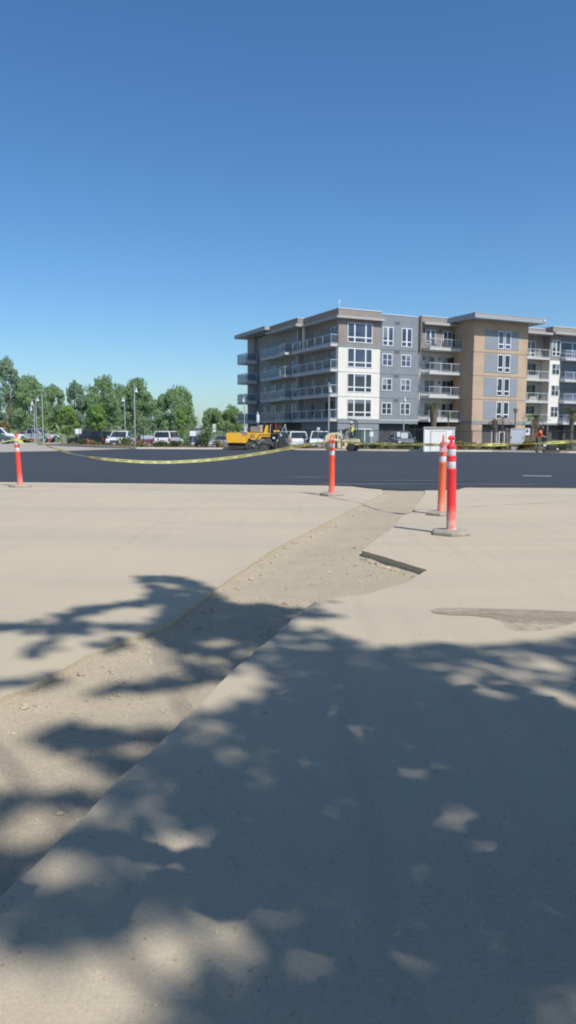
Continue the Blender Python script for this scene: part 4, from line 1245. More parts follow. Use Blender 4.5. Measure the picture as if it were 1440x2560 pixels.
MB().tube([(c0, -.4, (762 - 140)*K_), (c0 + .01, -.4, (762 - 115)*K_), (c0 - .0, -.4, (762 - 100)*K_), (c0 - .05, -.4, (762 - 92)*K_)], .04, 10).build('exhaust_pipe', lightm, mo, smooth=True)
MB().tube([(c0, -.4, (762 - 345)*K_), (c0, -.4, (762 - 285)*K_)], .04, 8).build('exhaust_pipe', stl, mo, smooth=True)
MB().tube([(742*K_, -.2, (762 - 320)*K_), (742*K_, -.2, (762 - 110)*K_)], .022, 8).build('beacon_pole', mud, pv)
MB().ball((742*K_, -.2, (762 - 95)*K_), .05, .05, .07, 10, 6).build('beacon', mud, pv, smooth=True)
MB().prism(pp([(725, 462), (768, 322), (808, 322), (783, 462)]), -D + .0, -D + .5).build('console_panel', ylw, pv, bevel=.015)
MB().prism(pp([(725, 462), (768, 322), (808, 322), (783, 462)]), D - .5, D).build('console_panel', ylw, pv, bevel=.015)
MB().bb(770*K_, 806*K_, -D + .5, D - .5, (762 - 350)*K_, (762 - 322)*K_).build('console_bar', mud, pv)
# operator platform, seats, levers
MB().bb(790*K_, 1010*K_, -D, D, (762 - 480)*K_, (762 - 462)*K_).build('platform', mud, pv)
for y in (-.8, .8):
    s0 = MB().bb(905*K_, 965*K_, y - .25, y + .25, (762 - 440)*K_, (762 - 418)*K_).build('seat', orangep, pv, bevel=.02)
    MB().bb(955*K_, 975*K_, y - .25, y + .25, (762 - 430)*K_, (762 - 345)*K_).build('seat_back', mud, s0, bevel=.02)
MB().ball((925*K_, -1.0, (762 - 435)*K_), .11, .1, .1, 10, 6).build('yellow_tank', ylw, pv, smooth=True)
MB().ball((985*K_, -1.0, (762 - 430)*K_), .12, .1, .08, 10, 6).build('yellow_tank', ylw, pv, smooth=True)
MB().bb(930*K_, 952*K_, -1.05, -1.0, (762 - 365)*K_, (762 - 310)*K_).build('red_flag', lampr, pv)
MB().tube([(940*K_, -1.0, (762 - 460)*K_), (945*K_, -1.0, (762 - 170)*K_)], .014, 6).build('flag_pole', stl, pv)
for k, (x0, z0, x1, z1) in enumerate(((840, 460, 850, 300), (880, 460, 880, 290), (1000, 450, 1010, 250), (1010, 480, 1120, 310), (1000, 330, 1090, 420), (960, 300, 1070, 370), (1100, 300, 1140, 460), (1020, 250, 1085, 430))):
    MB().tube([(x0*K_, -.9 + .15*k, (762 - z0)*K_), (x1*K_, -.9 + .12*k, (762 - z1)*K_)], .022, 6).build('guard_bar', mud if k % 3 else lightm, pv)
# tracks with road wheels
for sg in (-1, 1):
    y = sg*(D - .2)
    tr = MB(); loop = []
    for a in range(0, 181, 20): loop.append((850*K_ + .28*math.sin(R(a)), .31 + .29*math.cos(R(a))))
    for a in range(180, 361, 20): loop.append((470*K_ + .28*math.sin(R(a)), .31 + .29*math.cos(R(a))))
    tr.prism(loop, y - .18, y + .18); tk = tr.build('track', mud, pv)
    for k in range(5):
        MB().lathe([(.06, -.2), (.15, -.2), (.17, 0), (.15, .2), (.06, .2)], 14, (470*K_ + k*.385, y, .24), rot=Matrix.Rotation(PI/2, 3, 'X')).build('road_wheel', mud if k % 2 else under, tk, smooth=True)
    MB().prism(pp([(560, 585), (840, 545), (900, 640), (880, 660), (620, 640)]), y - .24, y - .12 if sg < 0 else y + .12).build('track_guard', mud, pv)
    MB().prism(pp([(610, 640), (690, 565), (730, 560), (760, 600), (700, 600), (640, 665)]), y - sg*-.23 - .03, y - sg*-.23 + .03).build('tow_arm', stl, pv)
    MB().lathe([(.05, -.05), (.09, -.04), (.09, .04), (.05, .05)], 12, (545*K_, y + sg*.24, (762 - 690)*K_), rot=Matrix.Rotation(PI/2, 3, 'X')).build('hub', stl, pv, smooth=True)
# auger, screed, end gate
MB().tube([(905*K_, -D - .2, (762 - 660)*K_), (905*K_, D + .2, (762 - 660)*K_)], .17, 12).build('auger', mud, pv, smooth=True)
MB().bb(940*K_, 1120*K_, -D - .35, D + .35, .06, (762 - 600)*K_).build('screed', mud, pv, bevel=.02)
MB().prism(pp([(990, 740), (990, 560), (1020, 525), (1090, 525), (1120, 560), (1120, 740)]), -D - .45, -D - .36).build('end_gate', paint('gate_black', (.045, .045, .045, 1), .6, .2), pv, bevel=.01)
MB().bb(890*K_, 930*K_, -D - .06, -D, (762 - 565)*K_, (762 - 530)*K_).build('control_box', lightm, pv, bevel=.01)
MB().bb(960*K_, 1000*K_, -D - .2, -D, (762 - 605)*K_, (762 - 585)*K_).build('control_box', lightm, pv, bevel=.01)
MB().bb(1020*K_, 1050*K_, -D - .2, -D, (762 - 515)*K_, (762 - 480)*K_).build('control_box', lightm, pv, bevel=.01)
MB().bb(500*K_, 640*K_, -D + .1, D - .1, .25, .75).build('chassis', mud, pv)
MB().bb(640*K_, 960*K_, -D + .4, D - .4, .25, (762 - 530)*K_).build('chassis', mud, pv)
# rakes and lutes leaning on the tail: one bundle each
for k, (x0, x1, lab) in enumerate(((1215, 1160, 'leftmost wooden rake handle leaning on the paving machine tail'), (1235, 1180, 'middle wooden rake handle leaning on the paving machine tail'), (1262, 1190, 'rightmost wooden rake handle leaning on the paving machine tail'))):
    t = thing('rake', lab, 'rake', (pv.location.x + x0*K_, 56.5 - D - .3, .02), 0, 'rakes leaning on the paving machine')
    MB().tube([(0, 0, .03), ((x1 - x0)*K_, .1, (762 - 490)*K_)], .022, 6).build('handle', wood, t)
    MB().bb(-.18, .18, -.03, .03, 0, .05).build('head', stl, t)

# ---------------------------------------------------------------- people


def skin_body(name, J, E, mats, regions, parent, mat_of):
    """one continuous surface grown over a posed skeleton"""
    names = list(J); me = bpy.data.meshes.new(name)
    me.from_pydata([J[k][0] for k in names], [(names.index(a), names.index(b)) for a, b in E], [])
    o = bpy.data.objects.new(name, me); COL.objects.link(o)
    sk = o.modifiers.new('skin', 'SKIN'); sk.use_smooth_shade = True
    sd = o.modifiers.new('sub', 'SUBSURF'); sd.levels = 1; sd.render_levels = 1
    lay = me.skin_vertices[0].data if me.skin_vertices else None
    if lay is None:
        bm = bmesh.new(); bm.from_mesh(me); bm.verts.layers.skin.verify(); bm.to_mesh(me); bm.free(); lay = me.skin_vertices[0].data
    for i, k in enumerate(names):
        r = J[k][1]; lay[i].radius = (r, r) if not hasattr(r, '__len__') else r; lay[i].use_root = (i == 0)
    bpy.context.view_layer.update()
    dg = bpy.context.evaluated_depsgraph_get()
    nm = bpy.data.meshes.new_from_object(o.evaluated_get(dg))
    bpy.data.objects.remove(o); bpy.data.meshes.remove(me)
    nm.name = name; nm.materials.clear()
    for m_ in mats: nm.materials.append(m_)
    segs = [(Vector(J[a][0]), Vector(J[b][0]), regions.get((a, b), mat_of(a, b))) for a, b in E]
    for p in nm.polygons:
        c = p.center; best = (9, 0)
        for a, b, mi in segs:
            ab = b - a; t = max(0, min(1, (c - a).dot(ab)/max(1e-9, ab.dot(ab)))); d_ = (c - a - ab*t).length
            if d_ < best[0]: best = (d_, mi)
        p.material_index = best[1]; p.use_smooth = True
    ob = bpy.data.objects.new(name, nm); COL.objects.link(ob); ob.parent = parent
    return ob


def hand(J, E, wrist, nm, d, up, curl):
    """palm and five separate fingers of unequal length rooted at the wrist joint"""
    w = Vector(J[wrist][0]); d = Vector(d).normalized(); up = Vector(up).normalized(); sd = d.cross(up).normalized()
    J[nm + 'palm'] = (tuple(w + d*.06), (.034, .02)); E.append((wrist, nm + 'palm'))
    for k, (off, ln) in enumerate(((-.03, .065), (-.01, .078), (.01, .075), (.03, .06))):
        a = w + d*.095 + sd*off; b = a + (d*.7 - up*curl*.6)*ln*.55; c = b + (d*.25 - up*curl)*ln*.5
        for s_, p in (('a', a), ('b', b), ('c', c)): J['%sf%d%s' % (nm, k, s_)] = (tuple(p), .009)
        E += [(nm + 'palm', '%sf%da' % (nm, k)), ('%sf%da' % (nm, k), '%sf%db' % (nm, k)), ('%sf%db' % (nm, k), '%sf%dc' % (nm, k))]
    a = w + d*.04 - sd*.035; b = a + (d*.5 - sd*.8 - up*.2).normalized()*.045
    J[nm + 'ta'] = (tuple(a), .011); J[nm + 'tb'] = (tuple(b), .009); E += [(wrist, nm + 'ta'), (nm + 'ta', nm + 'tb')]


skinm = paint('skin', (.42, .25, .17, 1), .6, .08, 10); hairm = paint('hair_dark', (.04, .03, .025, 1), .8)
jeans = paint('jeans', (.07, .085, .11, 1), .85, .15, 8); boots = paint('boots', (.06, .05, .04, 1), .8)
vestm = paint('vest_yellow', (.75, .78, .04, 1), .6, .08, 8); shirto = paint('shirt_orange', (.85, .16, .055, 1), .7, .08, 8)
greysh = paint('shirt_grey', (.2, .21, .22, 1), .8); capw = paint('cap_tan', (.5, .46, .36, 1), .7)


def head(parent, c, face, tilt=0.0, hat=None, hatname='hard_hat'):
    """head with brow, nose, mouth, ears and eyes; faces +x in its own frame, turned to `face`"""
    rot = Matrix.Rotation(face, 4, 'Z') @ Matrix.Rotation(tilt, 4, 'Y')

    def W(p): return tuple(Vector(c) + rot @ Vector(p))
    h = MB(); h.ball((0, 0, 0), .095, .078, .118, 16, 12); h.ball((.03, 0, -.06), .058, .055, .055, 12, 8); h.ball((.1, 0, -.01), .018, .014, .026, 8, 6)
    h.ball((.078, 0, -.06), .02, .028, .01, 8, 6)
    for s_ in (-1, 1): h.ball((0, s_*.08, -.01), .02, .01, .03, 8, 6)
    h.v = [W(p) for p in h.v]; h.build('head', skinm, parent, smooth=True)
    for s_ in (-1, 1):
        e_ = MB(); e_.ball((.083, s_*.03, .015), .011, .012, .009, 8, 6); e_.v = [W(p) for p in e_.v]; e_.build('eye', hairm, parent, smooth=True)
    hh = MB(); hh.ball((-.015, 0, .02), .1, .086, .112, 14, 10)
    hh.v = [W(p) for p in hh.v if True]; fs_ = []
    hh.f, hh.m = zip(*[(f_, 0) for f_ in hh.f if sum((Vector(hh.v[i]) - Vector(c)).dot(rot.to_3x3() @ Vector((1, 0, -.6))) for i in f_)/len(f_) < .03]); hh.f = list(hh.f); hh.m = list(hh.m)
    hh.build('hair', hairm, parent, smooth=True)
    if hat:
        k = MB(); k.lathe([(.13, .055), (.128, .065), (.112, .07), (.105, .11), (.075, .15), (.02, .165)], 16); k.bb(.08, .175, -.06, .06, .052, .062)
        k.v = [W(p) for p in k.v]; k.build(hatname, hat, parent, smooth=True)


def person(label, loc, rz, J, E, mats, mat_of, hands, hd, vest=None, vestmat=None, vestname='safety_vest', hat=None, hatname='hard_hat'):
    t = thing('person', label, 'person', loc, rz)
    for w, nm, d_, up, cu in hands: hand(J, E, w, nm, d_, up, cu)
    skin_body('body', J, E, mats, {}, t, mat_of)
    head(t, *hd, hat=hat, hatname=hatname)
    if vest:
        VJ, VE = vest; skin_body(vestname, VJ, VE, [vestmat], {}, t, lambda a, b: 0)
    return t


def mat_std(a, b):
    k = a + b
    if 'toe' in k or 'heel' in k or ('ankle' in a and 'toe' in b): return 3
    if 'knee' in k or 'hip' in k or 'ankle' in k: return 2
    if 'palm' in k or 'f' == b[1:2] or 'wrist' in k or 'neck' in k or 'head' in k or 't' == b[1:2]: return 0
    return 1


# worker in orange: bent over the compactor, walking right (+x)
J = {'pelvis': ((0, 0, .92), (.15, .13)), 'waist': ((.02, 0, 1.05), (.15, .12)), 'chest': ((.11, 0, 1.27), (.165, .125)), 'collar': ((.18, 0, 1.41), (.1, .08)), 'neck': ((.22, 0, 1.47), .055), 'headb': ((.25, 0, 1.52), .06),
     'hipL': ((0, .09, .86), .1), 'kneeL': ((.1, .1, .48), .072), 'ankleL': ((.02, .1, .09), .05), 'toeL': ((.16, .11, .04), .042),
     'hipR': ((0, -.09, .86), .1), 'kneeR': ((.03, -.1, .48), .072), 'ankleR': ((-.14, -.1, .09), .05), 'toeR': ((.0, -.11, .04), .042),
     'shL': ((.15, .19, 1.37), .07), 'elbL': ((.24, .25, 1.1), .052), 'wristL': ((.47, .2, 1.06), .034),
     'shR': ((.15, -.19, 1.37), .07), 'elbR': ((.22, -.26, 1.1), .052), 'wristR': ((.47, -.2, 1.06), .034)}
E_ = [('pelvis', 'waist'), ('waist', 'chest'), ('chest', 'collar'), ('collar', 'neck'), ('neck', 'headb'), ('pelvis', 'hipL'), ('hipL', 'kneeL'), ('kneeL', 'ankleL'), ('ankleL', 'toeL'), ('pelvis', 'hipR'), ('hipR', 'kneeR'), ('kneeR', 'ankleR'), ('ankleR', 'toeR'), ('collar', 'shL'), ('shL', 'elbL'), ('elbL', 'wristL'), ('collar', 'shR'), ('shR', 'elbR'), ('elbR', 'wristR')]


def mat_w(a, b):
    if a.startswith('elb'): return 0
    return mat_std(a, b)


VJ = {'pelvis': ((0, 0, .93), (.17, .155)), 'waist': ((.03, 0, 1.07), (.17, .145)), 'chest': ((.11, 0, 1.27), (.185, .15)), 'collar': ((.17, 0, 1.40), (.12, .1)),
      'shL': ((.15, .19, 1.37), .085), 'elL': ((.2, .235, 1.2), .075), 'shR': ((.15, -.19, 1.37), .085), 'elR': ((.19, -.24, 1.2), .075)}
VE = [('pelvis', 'waist'), ('waist', 'chest'), ('chest', 'collar'), ('collar', 'shL'), ('shL', 'elL'), ('collar', 'shR'), ('shR', 'elR')]
WX, WY = X(1344, 50.3), 50.3
person('worker in an orange T-shirt and dark jeans bending over a walk-behind compactor', (WX, WY, .02), 0, J, E_, [skinm, shirto, jeans, boots], mat_w,
       [('wristL', 'L', (1, -.1, -.1), (0, 0, 1), 1.0), ('wristR', 'R', (1, .1, -.1), (0, 0, 1), 1.0)], ((.29, 0, 1.6), 0, .35), (VJ, VE), shirto, 'shirt', hat=paint('cap_brown', (.17, .125, .085, 1), .8), hatname='cap')

cp = thing('plate_compactor', 'black walk-behind plate compactor with a white tank pushed by the orange-shirted worker', 'compactor', (WX + .3, WY, .02))
MB().prism([(.2, .02), (1.1, .02), (1.22, .12), (1.16, .16), (.15, .16), (.1, .1)], -.28, .28).build('base_plate', mud, cp, bevel=.01)
MB().bb(.35, .95, -.2, .2, .16, .52).build('engine', blackp, cp, bevel=.04)
MB().lathe([(.05, -.14), (.16, -.14), (.17, 0), (.16, .14), (.05, .14)], 14, (.85, 0, .42), rot=Matrix.Rotation(PI/2, 3, 'X')).build('flywheel', mud, cp, smooth=True)
MB().bb(.05, .3, -.19, -.02, .42, .6).build('tank', lightm, cp, bevel=.02)
MB().bb(.98, 1.12, -.08, .08, .2, .3).build('pulley_guard', lightm, cp, bevel=.02)
MB().tube([(.3, -.2, .3), (.24, -.2, .9), (.26, -.2, 1.05), (.26, .2, 1.05), (.24, .2, .9), (.3, .2, .3)], .017, 8).build('handle', mud, cp, smooth=True)

# ---------------------------------------------------------------- road roller
crm = paint('machine_cream', (.66, .57, .36, 1), .5, .08, 3); drumm = paint('drum_steel', (.17, .135, .11, 1), .5, .25, 5, metal=.3)
Kr = .0034*53.4/49.5
rl = thing('road_roller', 'cream road roller with a steel drum, rubber rear tyres and a black roll bar', 'road roller', (X(810, 53.4) - 545*Kr, 53.4, .02))


def rp(pts): return [(a*Kr, (788 - b)*Kr) for a, b in pts]


W2 = .58
MB().prism(rp([(555, 560), (565, 510), (605, 470), (680, 440), (830, 432), (858, 470), (862, 740), (800, 738), (790, 590), (560, 585)]), -W2, W2).build('engine_hood', crm, rl, bevel=.03, seg=3)
MB().bb(755*Kr, 795*Kr, -W2 - .012, -W2 + .01, (788 - 545)*Kr, (788 - 465)*Kr).build('side_grille', drumm, rl)
MB().bb(820*Kr, 850*Kr, -W2 - .012, -W2 + .01, (788 - 560)*Kr, (788 - 490)*Kr).build('side_grille', drumm, rl)
dm = MB(); dm.lathe([(.1, -W2 + .02), (.335, -W2 + .02), (.345, -W2 + .04), (.345, W2 - .04), (.335, W2 - .02), (.1, W2 - .02)], 30, (650*Kr, 0, .345), rot=Matrix.Rotation(PI/2, 3, 'X'))
do = dm.build('drum', drumm, rl, smooth=True)
MB().lathe([(.02, -W2 - .06), (.09, -W2 - .05), (.1, -W2 + .03), (.02, -W2 + .04)], 14, (645*Kr, 0, .35), rot=Matrix.Rotation(PI/2, 3, 'X')).build('hub', crm, do, smooth=True)
fr = MB(); fr.tube([(650*Kr + .4*math.cos(a), -W2 - .03, .345 + .4*math.sin(a)) for a in [R(q) for q in range(150, 232, 9)]], .022, 6)
fr.build('drum_guard', crm, rl, smooth=True)
MB().prism(rp([(660, 600), (850, 600), (850, 560), (640, 560)]), -W2 - .05, -W2 + .02).build('frame', crm, rl, bevel=.01)
MB().prism(rp([(880, 740), (880, 585), (960, 560), (1230, 560), (1230, 640), (1000, 640), (955, 745)]), -W2, W2).build('frame', crm, rl, bevel=.02)
MB().bb(890*Kr, 935*Kr, -W2 - .012, -W2 + .01, (788 - 690)*Kr, (788 - 620)*Kr).build('step_opening', drumm, rl)
MB().bb(858*Kr, 884*Kr, -W2 + .12, W2 - .12, .25, 1.0).build('articulation_joint', mud, rl)
for y in (-W2 + .14, W2 - .14):
    for x in (1055,):
        w = MB(); w.lathe([(.12, -.13), (.33, -.13), (.355, -.08), (.355, .08), (.33, .13), (.12, .13)], 22, (x*Kr, y, .355), rot=Matrix.Rotation(PI/2, 3, 'X')); wo = w.build('wheel', tyre, rl, smooth=True)
        MB().lathe([(.03, -.1), (.15, -.135), (.17, -.12), (.1, .12)], 14, (x*Kr, y, .355), rot=Matrix.Rotation(PI/2, 3, 'X')).build('rim', rimm, wo, smooth=True)
for y in (-.16, .16):
    w = MB(); w.lathe([(.12, -.11), (.31, -.11), (.33, -.07), (.33, .07), (.31, .11), (.12, .11)], 22, (1150*Kr, y, .335), rot=Matrix.Rotation(PI/2, 3, 'X')); w.build('wheel', tyre, rl, smooth=True)
MB().prism(rp([(830, 430), (840, 395), (1005, 350), (1015, 385), (960, 400), (900, 470)]), -.45, .45).build('steering_console', blackp, rl, bevel=.02)
MB().prism(rp([(905, 560), (960, 400), (1000, 395), (1000, 440), (950, 560)]), -.42, .42).build('dash_panel', stl, rl, bevel=.02)
MB().prism(rp([(840, 395), (870, 395), (900, 560), (880, 560)]), -W2 + .02, -W2 + .08).build('side_panel', lightm, rl, bevel=.01)
MB().tube([(985*Kr + .17*math.cos(a), .17*math.sin(a), (788 - 372)*Kr + .05*math.cos(a)) for a in [i*2*PI/16 for i in range(17)]], .014, 6).build('steering_wheel', blackp, rl, smooth=True)
s0 = MB().bb(1030*Kr, 1125*Kr, -.25, .25, (788 - 545)*Kr, (788 - 478)*Kr).build('seat', blackp, rl, bevel=.03)
MB().bb(1122*Kr, 1142*Kr, -.25, .25, (788 - 500)*Kr, (788 - 380)*Kr).build('seat_back', blackp, s0, bevel=.02)
MB().bb(950*Kr, 1210*Kr, -W2, W2, (788 - 575)*Kr, (788 - 555)*Kr).build('platform', crm, rl)
for y in (-W2 + .05, W2 - .05):
    xo = 1140 if y < 0 else 1210
    MB().tube([(xo*Kr, y, (788 - 570)*Kr), (xo*Kr, y, (788 - 240)*Kr), ((xo - 15)*Kr, y, (788 - 205)*Kr), ((xo - 50)*Kr, y, (788 - 185)*Kr), ((xo - 140)*Kr, y, (788 - 178)*Kr)], .042, 10).build('roll_bar', paint('roll_bar_black', (.04, .05, .045, 1), .5), rl, smooth=True)
MB().tube([(1005*Kr, -W2 + .05, (788 - 178)*Kr), (1072*Kr, W2 - .05, (788 - 178)*Kr)], .035, 8).build('cross_bar', blackp, rl)
MB().ball((1002*Kr, -W2 + .05, (788 - 160)*Kr), .04, n=8, k=6).build('beacon', blackp, rl); MB().ball((1055*Kr, 0, (788 - 158)*Kr), .035, n=8, k=6).build('beacon', blackp, rl)
for x in (1160, 1205): MB().bb((x - 12)*Kr, (x + 12)*Kr, -W2 - .02, -W2 + .1, (788 - 640)*Kr, (788 - 560)*Kr).build('rear_bracket', crm, rl, bevel=.01)
MB().bb(1130*Kr, 1220*Kr, -W2, W2, (788 - 670)*Kr, (788 - 645)*Kr).build('rear_bumper', crm, rl, bevel=.01)

# operator seated facing left (-x), seen from the side and slightly behind
sx = 1082*Kr; sz = (788 - 470)*Kr
J = {'pelvis': ((0, 0, .08), (.14, .13)), 'waist': ((0, 0, .22), (.13, .12)), 'chest': ((-.02, 0, .42), (.16, .12)), 'collar': ((-.02, 0, .54), (.1, .08)), 'neck': ((-.02, 0, .61), .052), 'headb': ((-.03, 0, .66), .058),
     'hipL': ((-.05, -.1, .06), .1), 'kneeL': ((-.43, -.13, .1), .07), 'ankleL': ((-.5, -.13, -.28), .05), 'toeL': ((-.64, -.13, -.32), .042),
     'hipR': ((-.05, .1, .06), .1), 'kneeR': ((-.43, .13, .1), .07), 'ankleR': ((-.48, .13, -.28), .05), 'toeR': ((-.62, .13, -.32), .042),
     'shL': ((-.03, -.19, .5), .068), 'elbL': ((-.2, -.24, .34), .05), 'wristL': ((-.38, -.14, .37), .034),
     'shR': ((-.03, .19, .5), .068), 'elbR': ((-.2, .24, .34), .05), 'wristR': ((-.38, .14, .37), .034)}
E_ = [e_ for e_ in [('pelvis', 'waist'), ('waist', 'chest'), ('chest', 'collar'), ('collar', 'neck'), ('neck', 'headb'), ('pelvis', 'hipL'), ('hipL', 'kneeL'), ('kneeL', 'ankleL'), ('ankleL', 'toeL'), ('pelvis', 'hipR'), ('hipR', 'kneeR'), ('kneeR', 'ankleR'), ('ankleR', 'toeR'), ('collar', 'shL'), ('shL', 'elbL'), ('elbL', 'wristL'), ('collar', 'shR'), ('shR', 'elbR'), ('elbR', 'wristR')]]
VJ = {'pelvis': ((0, 0, .14), (.155, .15)), 'waist': ((0, 0, .24), (.15, .14)), 'chest': ((-.02, 0, .42), (.18, .145)), 'collar': ((-.02, 0, .53), (.12, .1)), 'shL': ((-.02, -.14, .52), .075), 'shR': ((-.02, .14, .52), .075)}
VE = [('pelvis', 'waist'), ('waist', 'chest'), ('chest', 'collar'), ('collar', 'shL'), ('collar', 'shR')]
person('roller operator in a bright yellow safety vest and hard hat, seated and holding the wheel', (rl.location.x + sx, 53.4, .02 + sz), 0, J, E_, [skinm, greysh, jeans, boots], mat_std,
       [('wristL', 'L', (-1, .1, 0), (0, 0, 1), 1.0), ('wristR', 'R', (-1, -.1, 0), (0, 0, 1), 1.0)], ((-.045, 0, .76), PI, .05), (VJ, VE), vestm, 'safety_vest', hat=paint('hard_hat', (.55, .5, .3, 1), .45), hatname='hard_hat')

# ---------------------------------------------------------------- shed, cabinet, signs, lamps
cream = paint('shed_cream', (.94, .89, .81, 1), .7, .05, 2); shroof = paint('shed_roof', (.42, .4, .37, 1), .7)
sh = thing('utility_shed', 'cream flat-roofed utility shed with a panelled door at the far edge of the asphalt', 'shed', (X(1061, 52.3), 52.5, .02), -R(6))
sw = X(1137, 52.3) - X(1061, 52.3)
MB().bb(.02, sw - .02, 0, .8, 0, 1.6).build('wall', cream, sh)
MB().bb(-.03, sw + .06, -.05, .85, 1.6, 1.72).build('roof', shroof, sh, bevel=.01)
dr = MB().bb(.52, 1.52, -.025, .03, .02, 1.42).build('door', paint('shed_door', (.92, .87, .79, 1), .6, .04), sh)
m_ = MB(); m_.bb(.46, .52, -.035, .02, 0, 1.48); m_.bb(1.52, 1.58, -.035, .02, 0, 1.48); m_.bb(.52, 1.52, -.035, .02, 1.42, 1.48); m_.build('door_frame', paint('shed_frame', (.66, .62, .55, 1), .6), dr)
MB().bb(sw - .12, sw + .0, -.03, .02, .0, 1.6).build('corner_trim', trimw, sh); MB().bb(.0, .1, -.03, .02, .0, 1.6).build('corner_trim', trimw, sh)
MB().bb(1.4, 1.45, -.06, -.02, .68, .76).build('door_handle', joint, sh)

cy = 54.3; c0 = A(1275, 1110, cy); c1 = A(1310, 1071, cy); cz0 = .52
cb = thing('electrical_cabinet', 'pale grey two-handled electrical cabinet standing on legs in the planting strip', 'cabinet', (c0.x, cy, .08), -R(17))
cwid = c1.x - c0.x; ch = c1.z - .08
MB().bb(0, cwid, 0, .5, .42, ch).build('cabinet_box', paint('cabinet_grey', (.62, .64, .66, 1), .5, .04), cb, bevel=.015)
for x in (.06, cwid - .1): MB().bb(x, x + .04, -.03, 0, ch*.55, ch*.55 + .14).build('handle', joint, cb)
for x in (.12, cwid - .18): MB().bb(x, x + .06, .2, .26, 0, .42).build('leg', stl, cb)
MB().bb(.02, cwid - .02, -.012, 0, ch - .06, ch - .03).build('top_trim', stl, cb)
wp = paint('peg_white', (.72, .72, .7, 1), .6)
for k, (px, lab) in enumerate(((1280.5, 'leftmost short white stake below the electrical cabinet'), (1284.5, 'second short white stake below the electrical cabinet'), (1288.5, 'third short white stake below the electrical cabinet'), (1292.5, 'rightmost of the four short white stakes below the cabinet'))):
    MB_ = MB(); MB_.lathe([(.03, 0), (.03, .26), (.015, .3)], 8, (X(px, 53.6), 53.55, .08)); tag(MB_.build('stake', wp), lab, 'stake', 'white stakes below the cabinet')
MB_ = MB(); MB_.tube([(X(1303, 53.5), 53.5, .08), (X(1305, 53.5), 53.5, .5)], .05, 8); tag(MB_.build('marker_post', wp), 'single white marker post right of the four short stakes', 'marker post')

signw = paint('sign_white', (.76, .78, .78, 1), .5, .03, 3); signk = paint('sign_black', (.03, .03, .035, 1), .5)
galv = paint('galvanised', (.42, .44, .45, 1), .5, .08, 5, metal=.4); brownp = paint('post_brown', (.17, .115, .085, 1), .7, .12, 5)


def sign(px0, px1, py0, py1, Y, label, zg, mark=None, name='sign', two=None):
    a = A(px0, py1, Y); b = A(px1, py0, Y); t = thing(name, label, 'sign', ((a.x + b.x)/2, Y, zg)); w = (b.x - a.x)/2
    MB().tube([(0, .04, 0), (0, .04, b.z - zg - .02)], .025, 7).build('post', galv, t)
    p = MB().bb(-w, w, -.012, .012, a.z - zg, b.z - zg).build('panel', signw, t)
    if two:
        c_ = A(px0, two[1], Y); d_ = A(px1, two[0], Y); MB().bb(-w*1.1, w*1.1, -.012, .012, c_.z - zg, d_.z - zg).build('panel', signw, t)
    if mark:
        zc = (a.z + b.z)/2 - zg; s_ = (b.z - a.z)/2
        m_ = MB()
        for poly in mark: m_.add([(x*w, -.016, zc + y*s_) for x, y in poly], [tuple(range(len(poly)))])
        m_.build('symbol', signk, p)
    return t


circ = lambda cx, cy, r, n=10: [(cx + r*math.cos(2*PI*k/n), cy + r*math.sin(2*PI*k/n)) for k in range(n)]
chair_sym = [circ(-.05, .62, .14), [(-.15, .45), (.05, .45), (.08, .05), (.4, .05), (.55, -.5), (.4, -.55), (.28, -.12), (-.15, -.12)], [(-.35, .1), (-.2, .15), (-.3, -.3), (-.1, -.55), (.25, -.5), (.3, -.65), (-.15, -.72), (-.48, -.4)]]
p = strip_pt(196, 3.0); sign(188, 203.5, 1072, 1084.5, p[1], 'blank white sign on the fence at left, above the scrubby shrub', .06)
p = strip_pt(482, 3.0); sign(474.5, 490, 1077.5, 1090, p[1], 'blank white sign on the fence above the navy car', .06)
sign(532.3, 539, 1060.5, 1070.5, 70, 'accessible parking sign with a lower plate, left of the paving machine', GZ, chair_sym, two=(1071.5, 1080))
sign(610.5, 617, 1070, 1075.5, 78, 'small pair of white parking plates on the lamp line behind the paver hopper', GZ, two=(1076.5, 1080))
sign(792.5, 799.5, 1069, 1079.5, 66, 'accessible parking sign above the white slotted-grille SUV', GZ, chair_sym)
p = strip_pt(929, 3.0); sign(924.5, 933.5, 1079.5, 1091, p[1], 'small white sign just right of the road roller', .06)
sign(992, 1001, 1080, 1092, 60, 'narrow white sign above the dark pickup, left of the wider one', .06)
sign(1002.5, 1020, 1082, 1095.5, 58.5, 'wide white sign above the dark pickup, right of the narrow one', .06)
# wooden post with an emblem board on two arms
wpY = 54.2; x0 = X(1331, wpY)
ws = thing('wooden_sign_post', 'brown wooden post with cross arms holding a white board with a black emblem', 'sign', (x0, wpY, .06))
hz = A(1331, 1066, wpY).z - .06
MB().bb(-.1, .1, -.1, .1, 0, hz - .06).build('post', brownp, ws, bevel=.01)
MB().prism([(-.14, hz - .06), (.14, hz - .06), (0, hz + .08)], -.14, .14).build('cap', brownp, ws)
for zz in (A(1331, 1073, wpY).z - .06, A(1331, 1086, wpY).z - .06): MB().bb(-.42, .3, -.04, .04, zz - .03, zz + .03).build('arm', brownp, ws)
a = A(1312.5, 1087.5, wpY); b = A(1324.5, 1070.5, wpY)
pl = MB().bb(a.x - x0, b.x - x0, -.06, -.03, a.z - .06, b.z - .06).build('panel', signw, ws)
cx_, cz_ = (a.x + b.x)/2 - x0, (a.z + b.z)/2 - .06; s_ = (b.x - a.x)/2
m_ = MB()
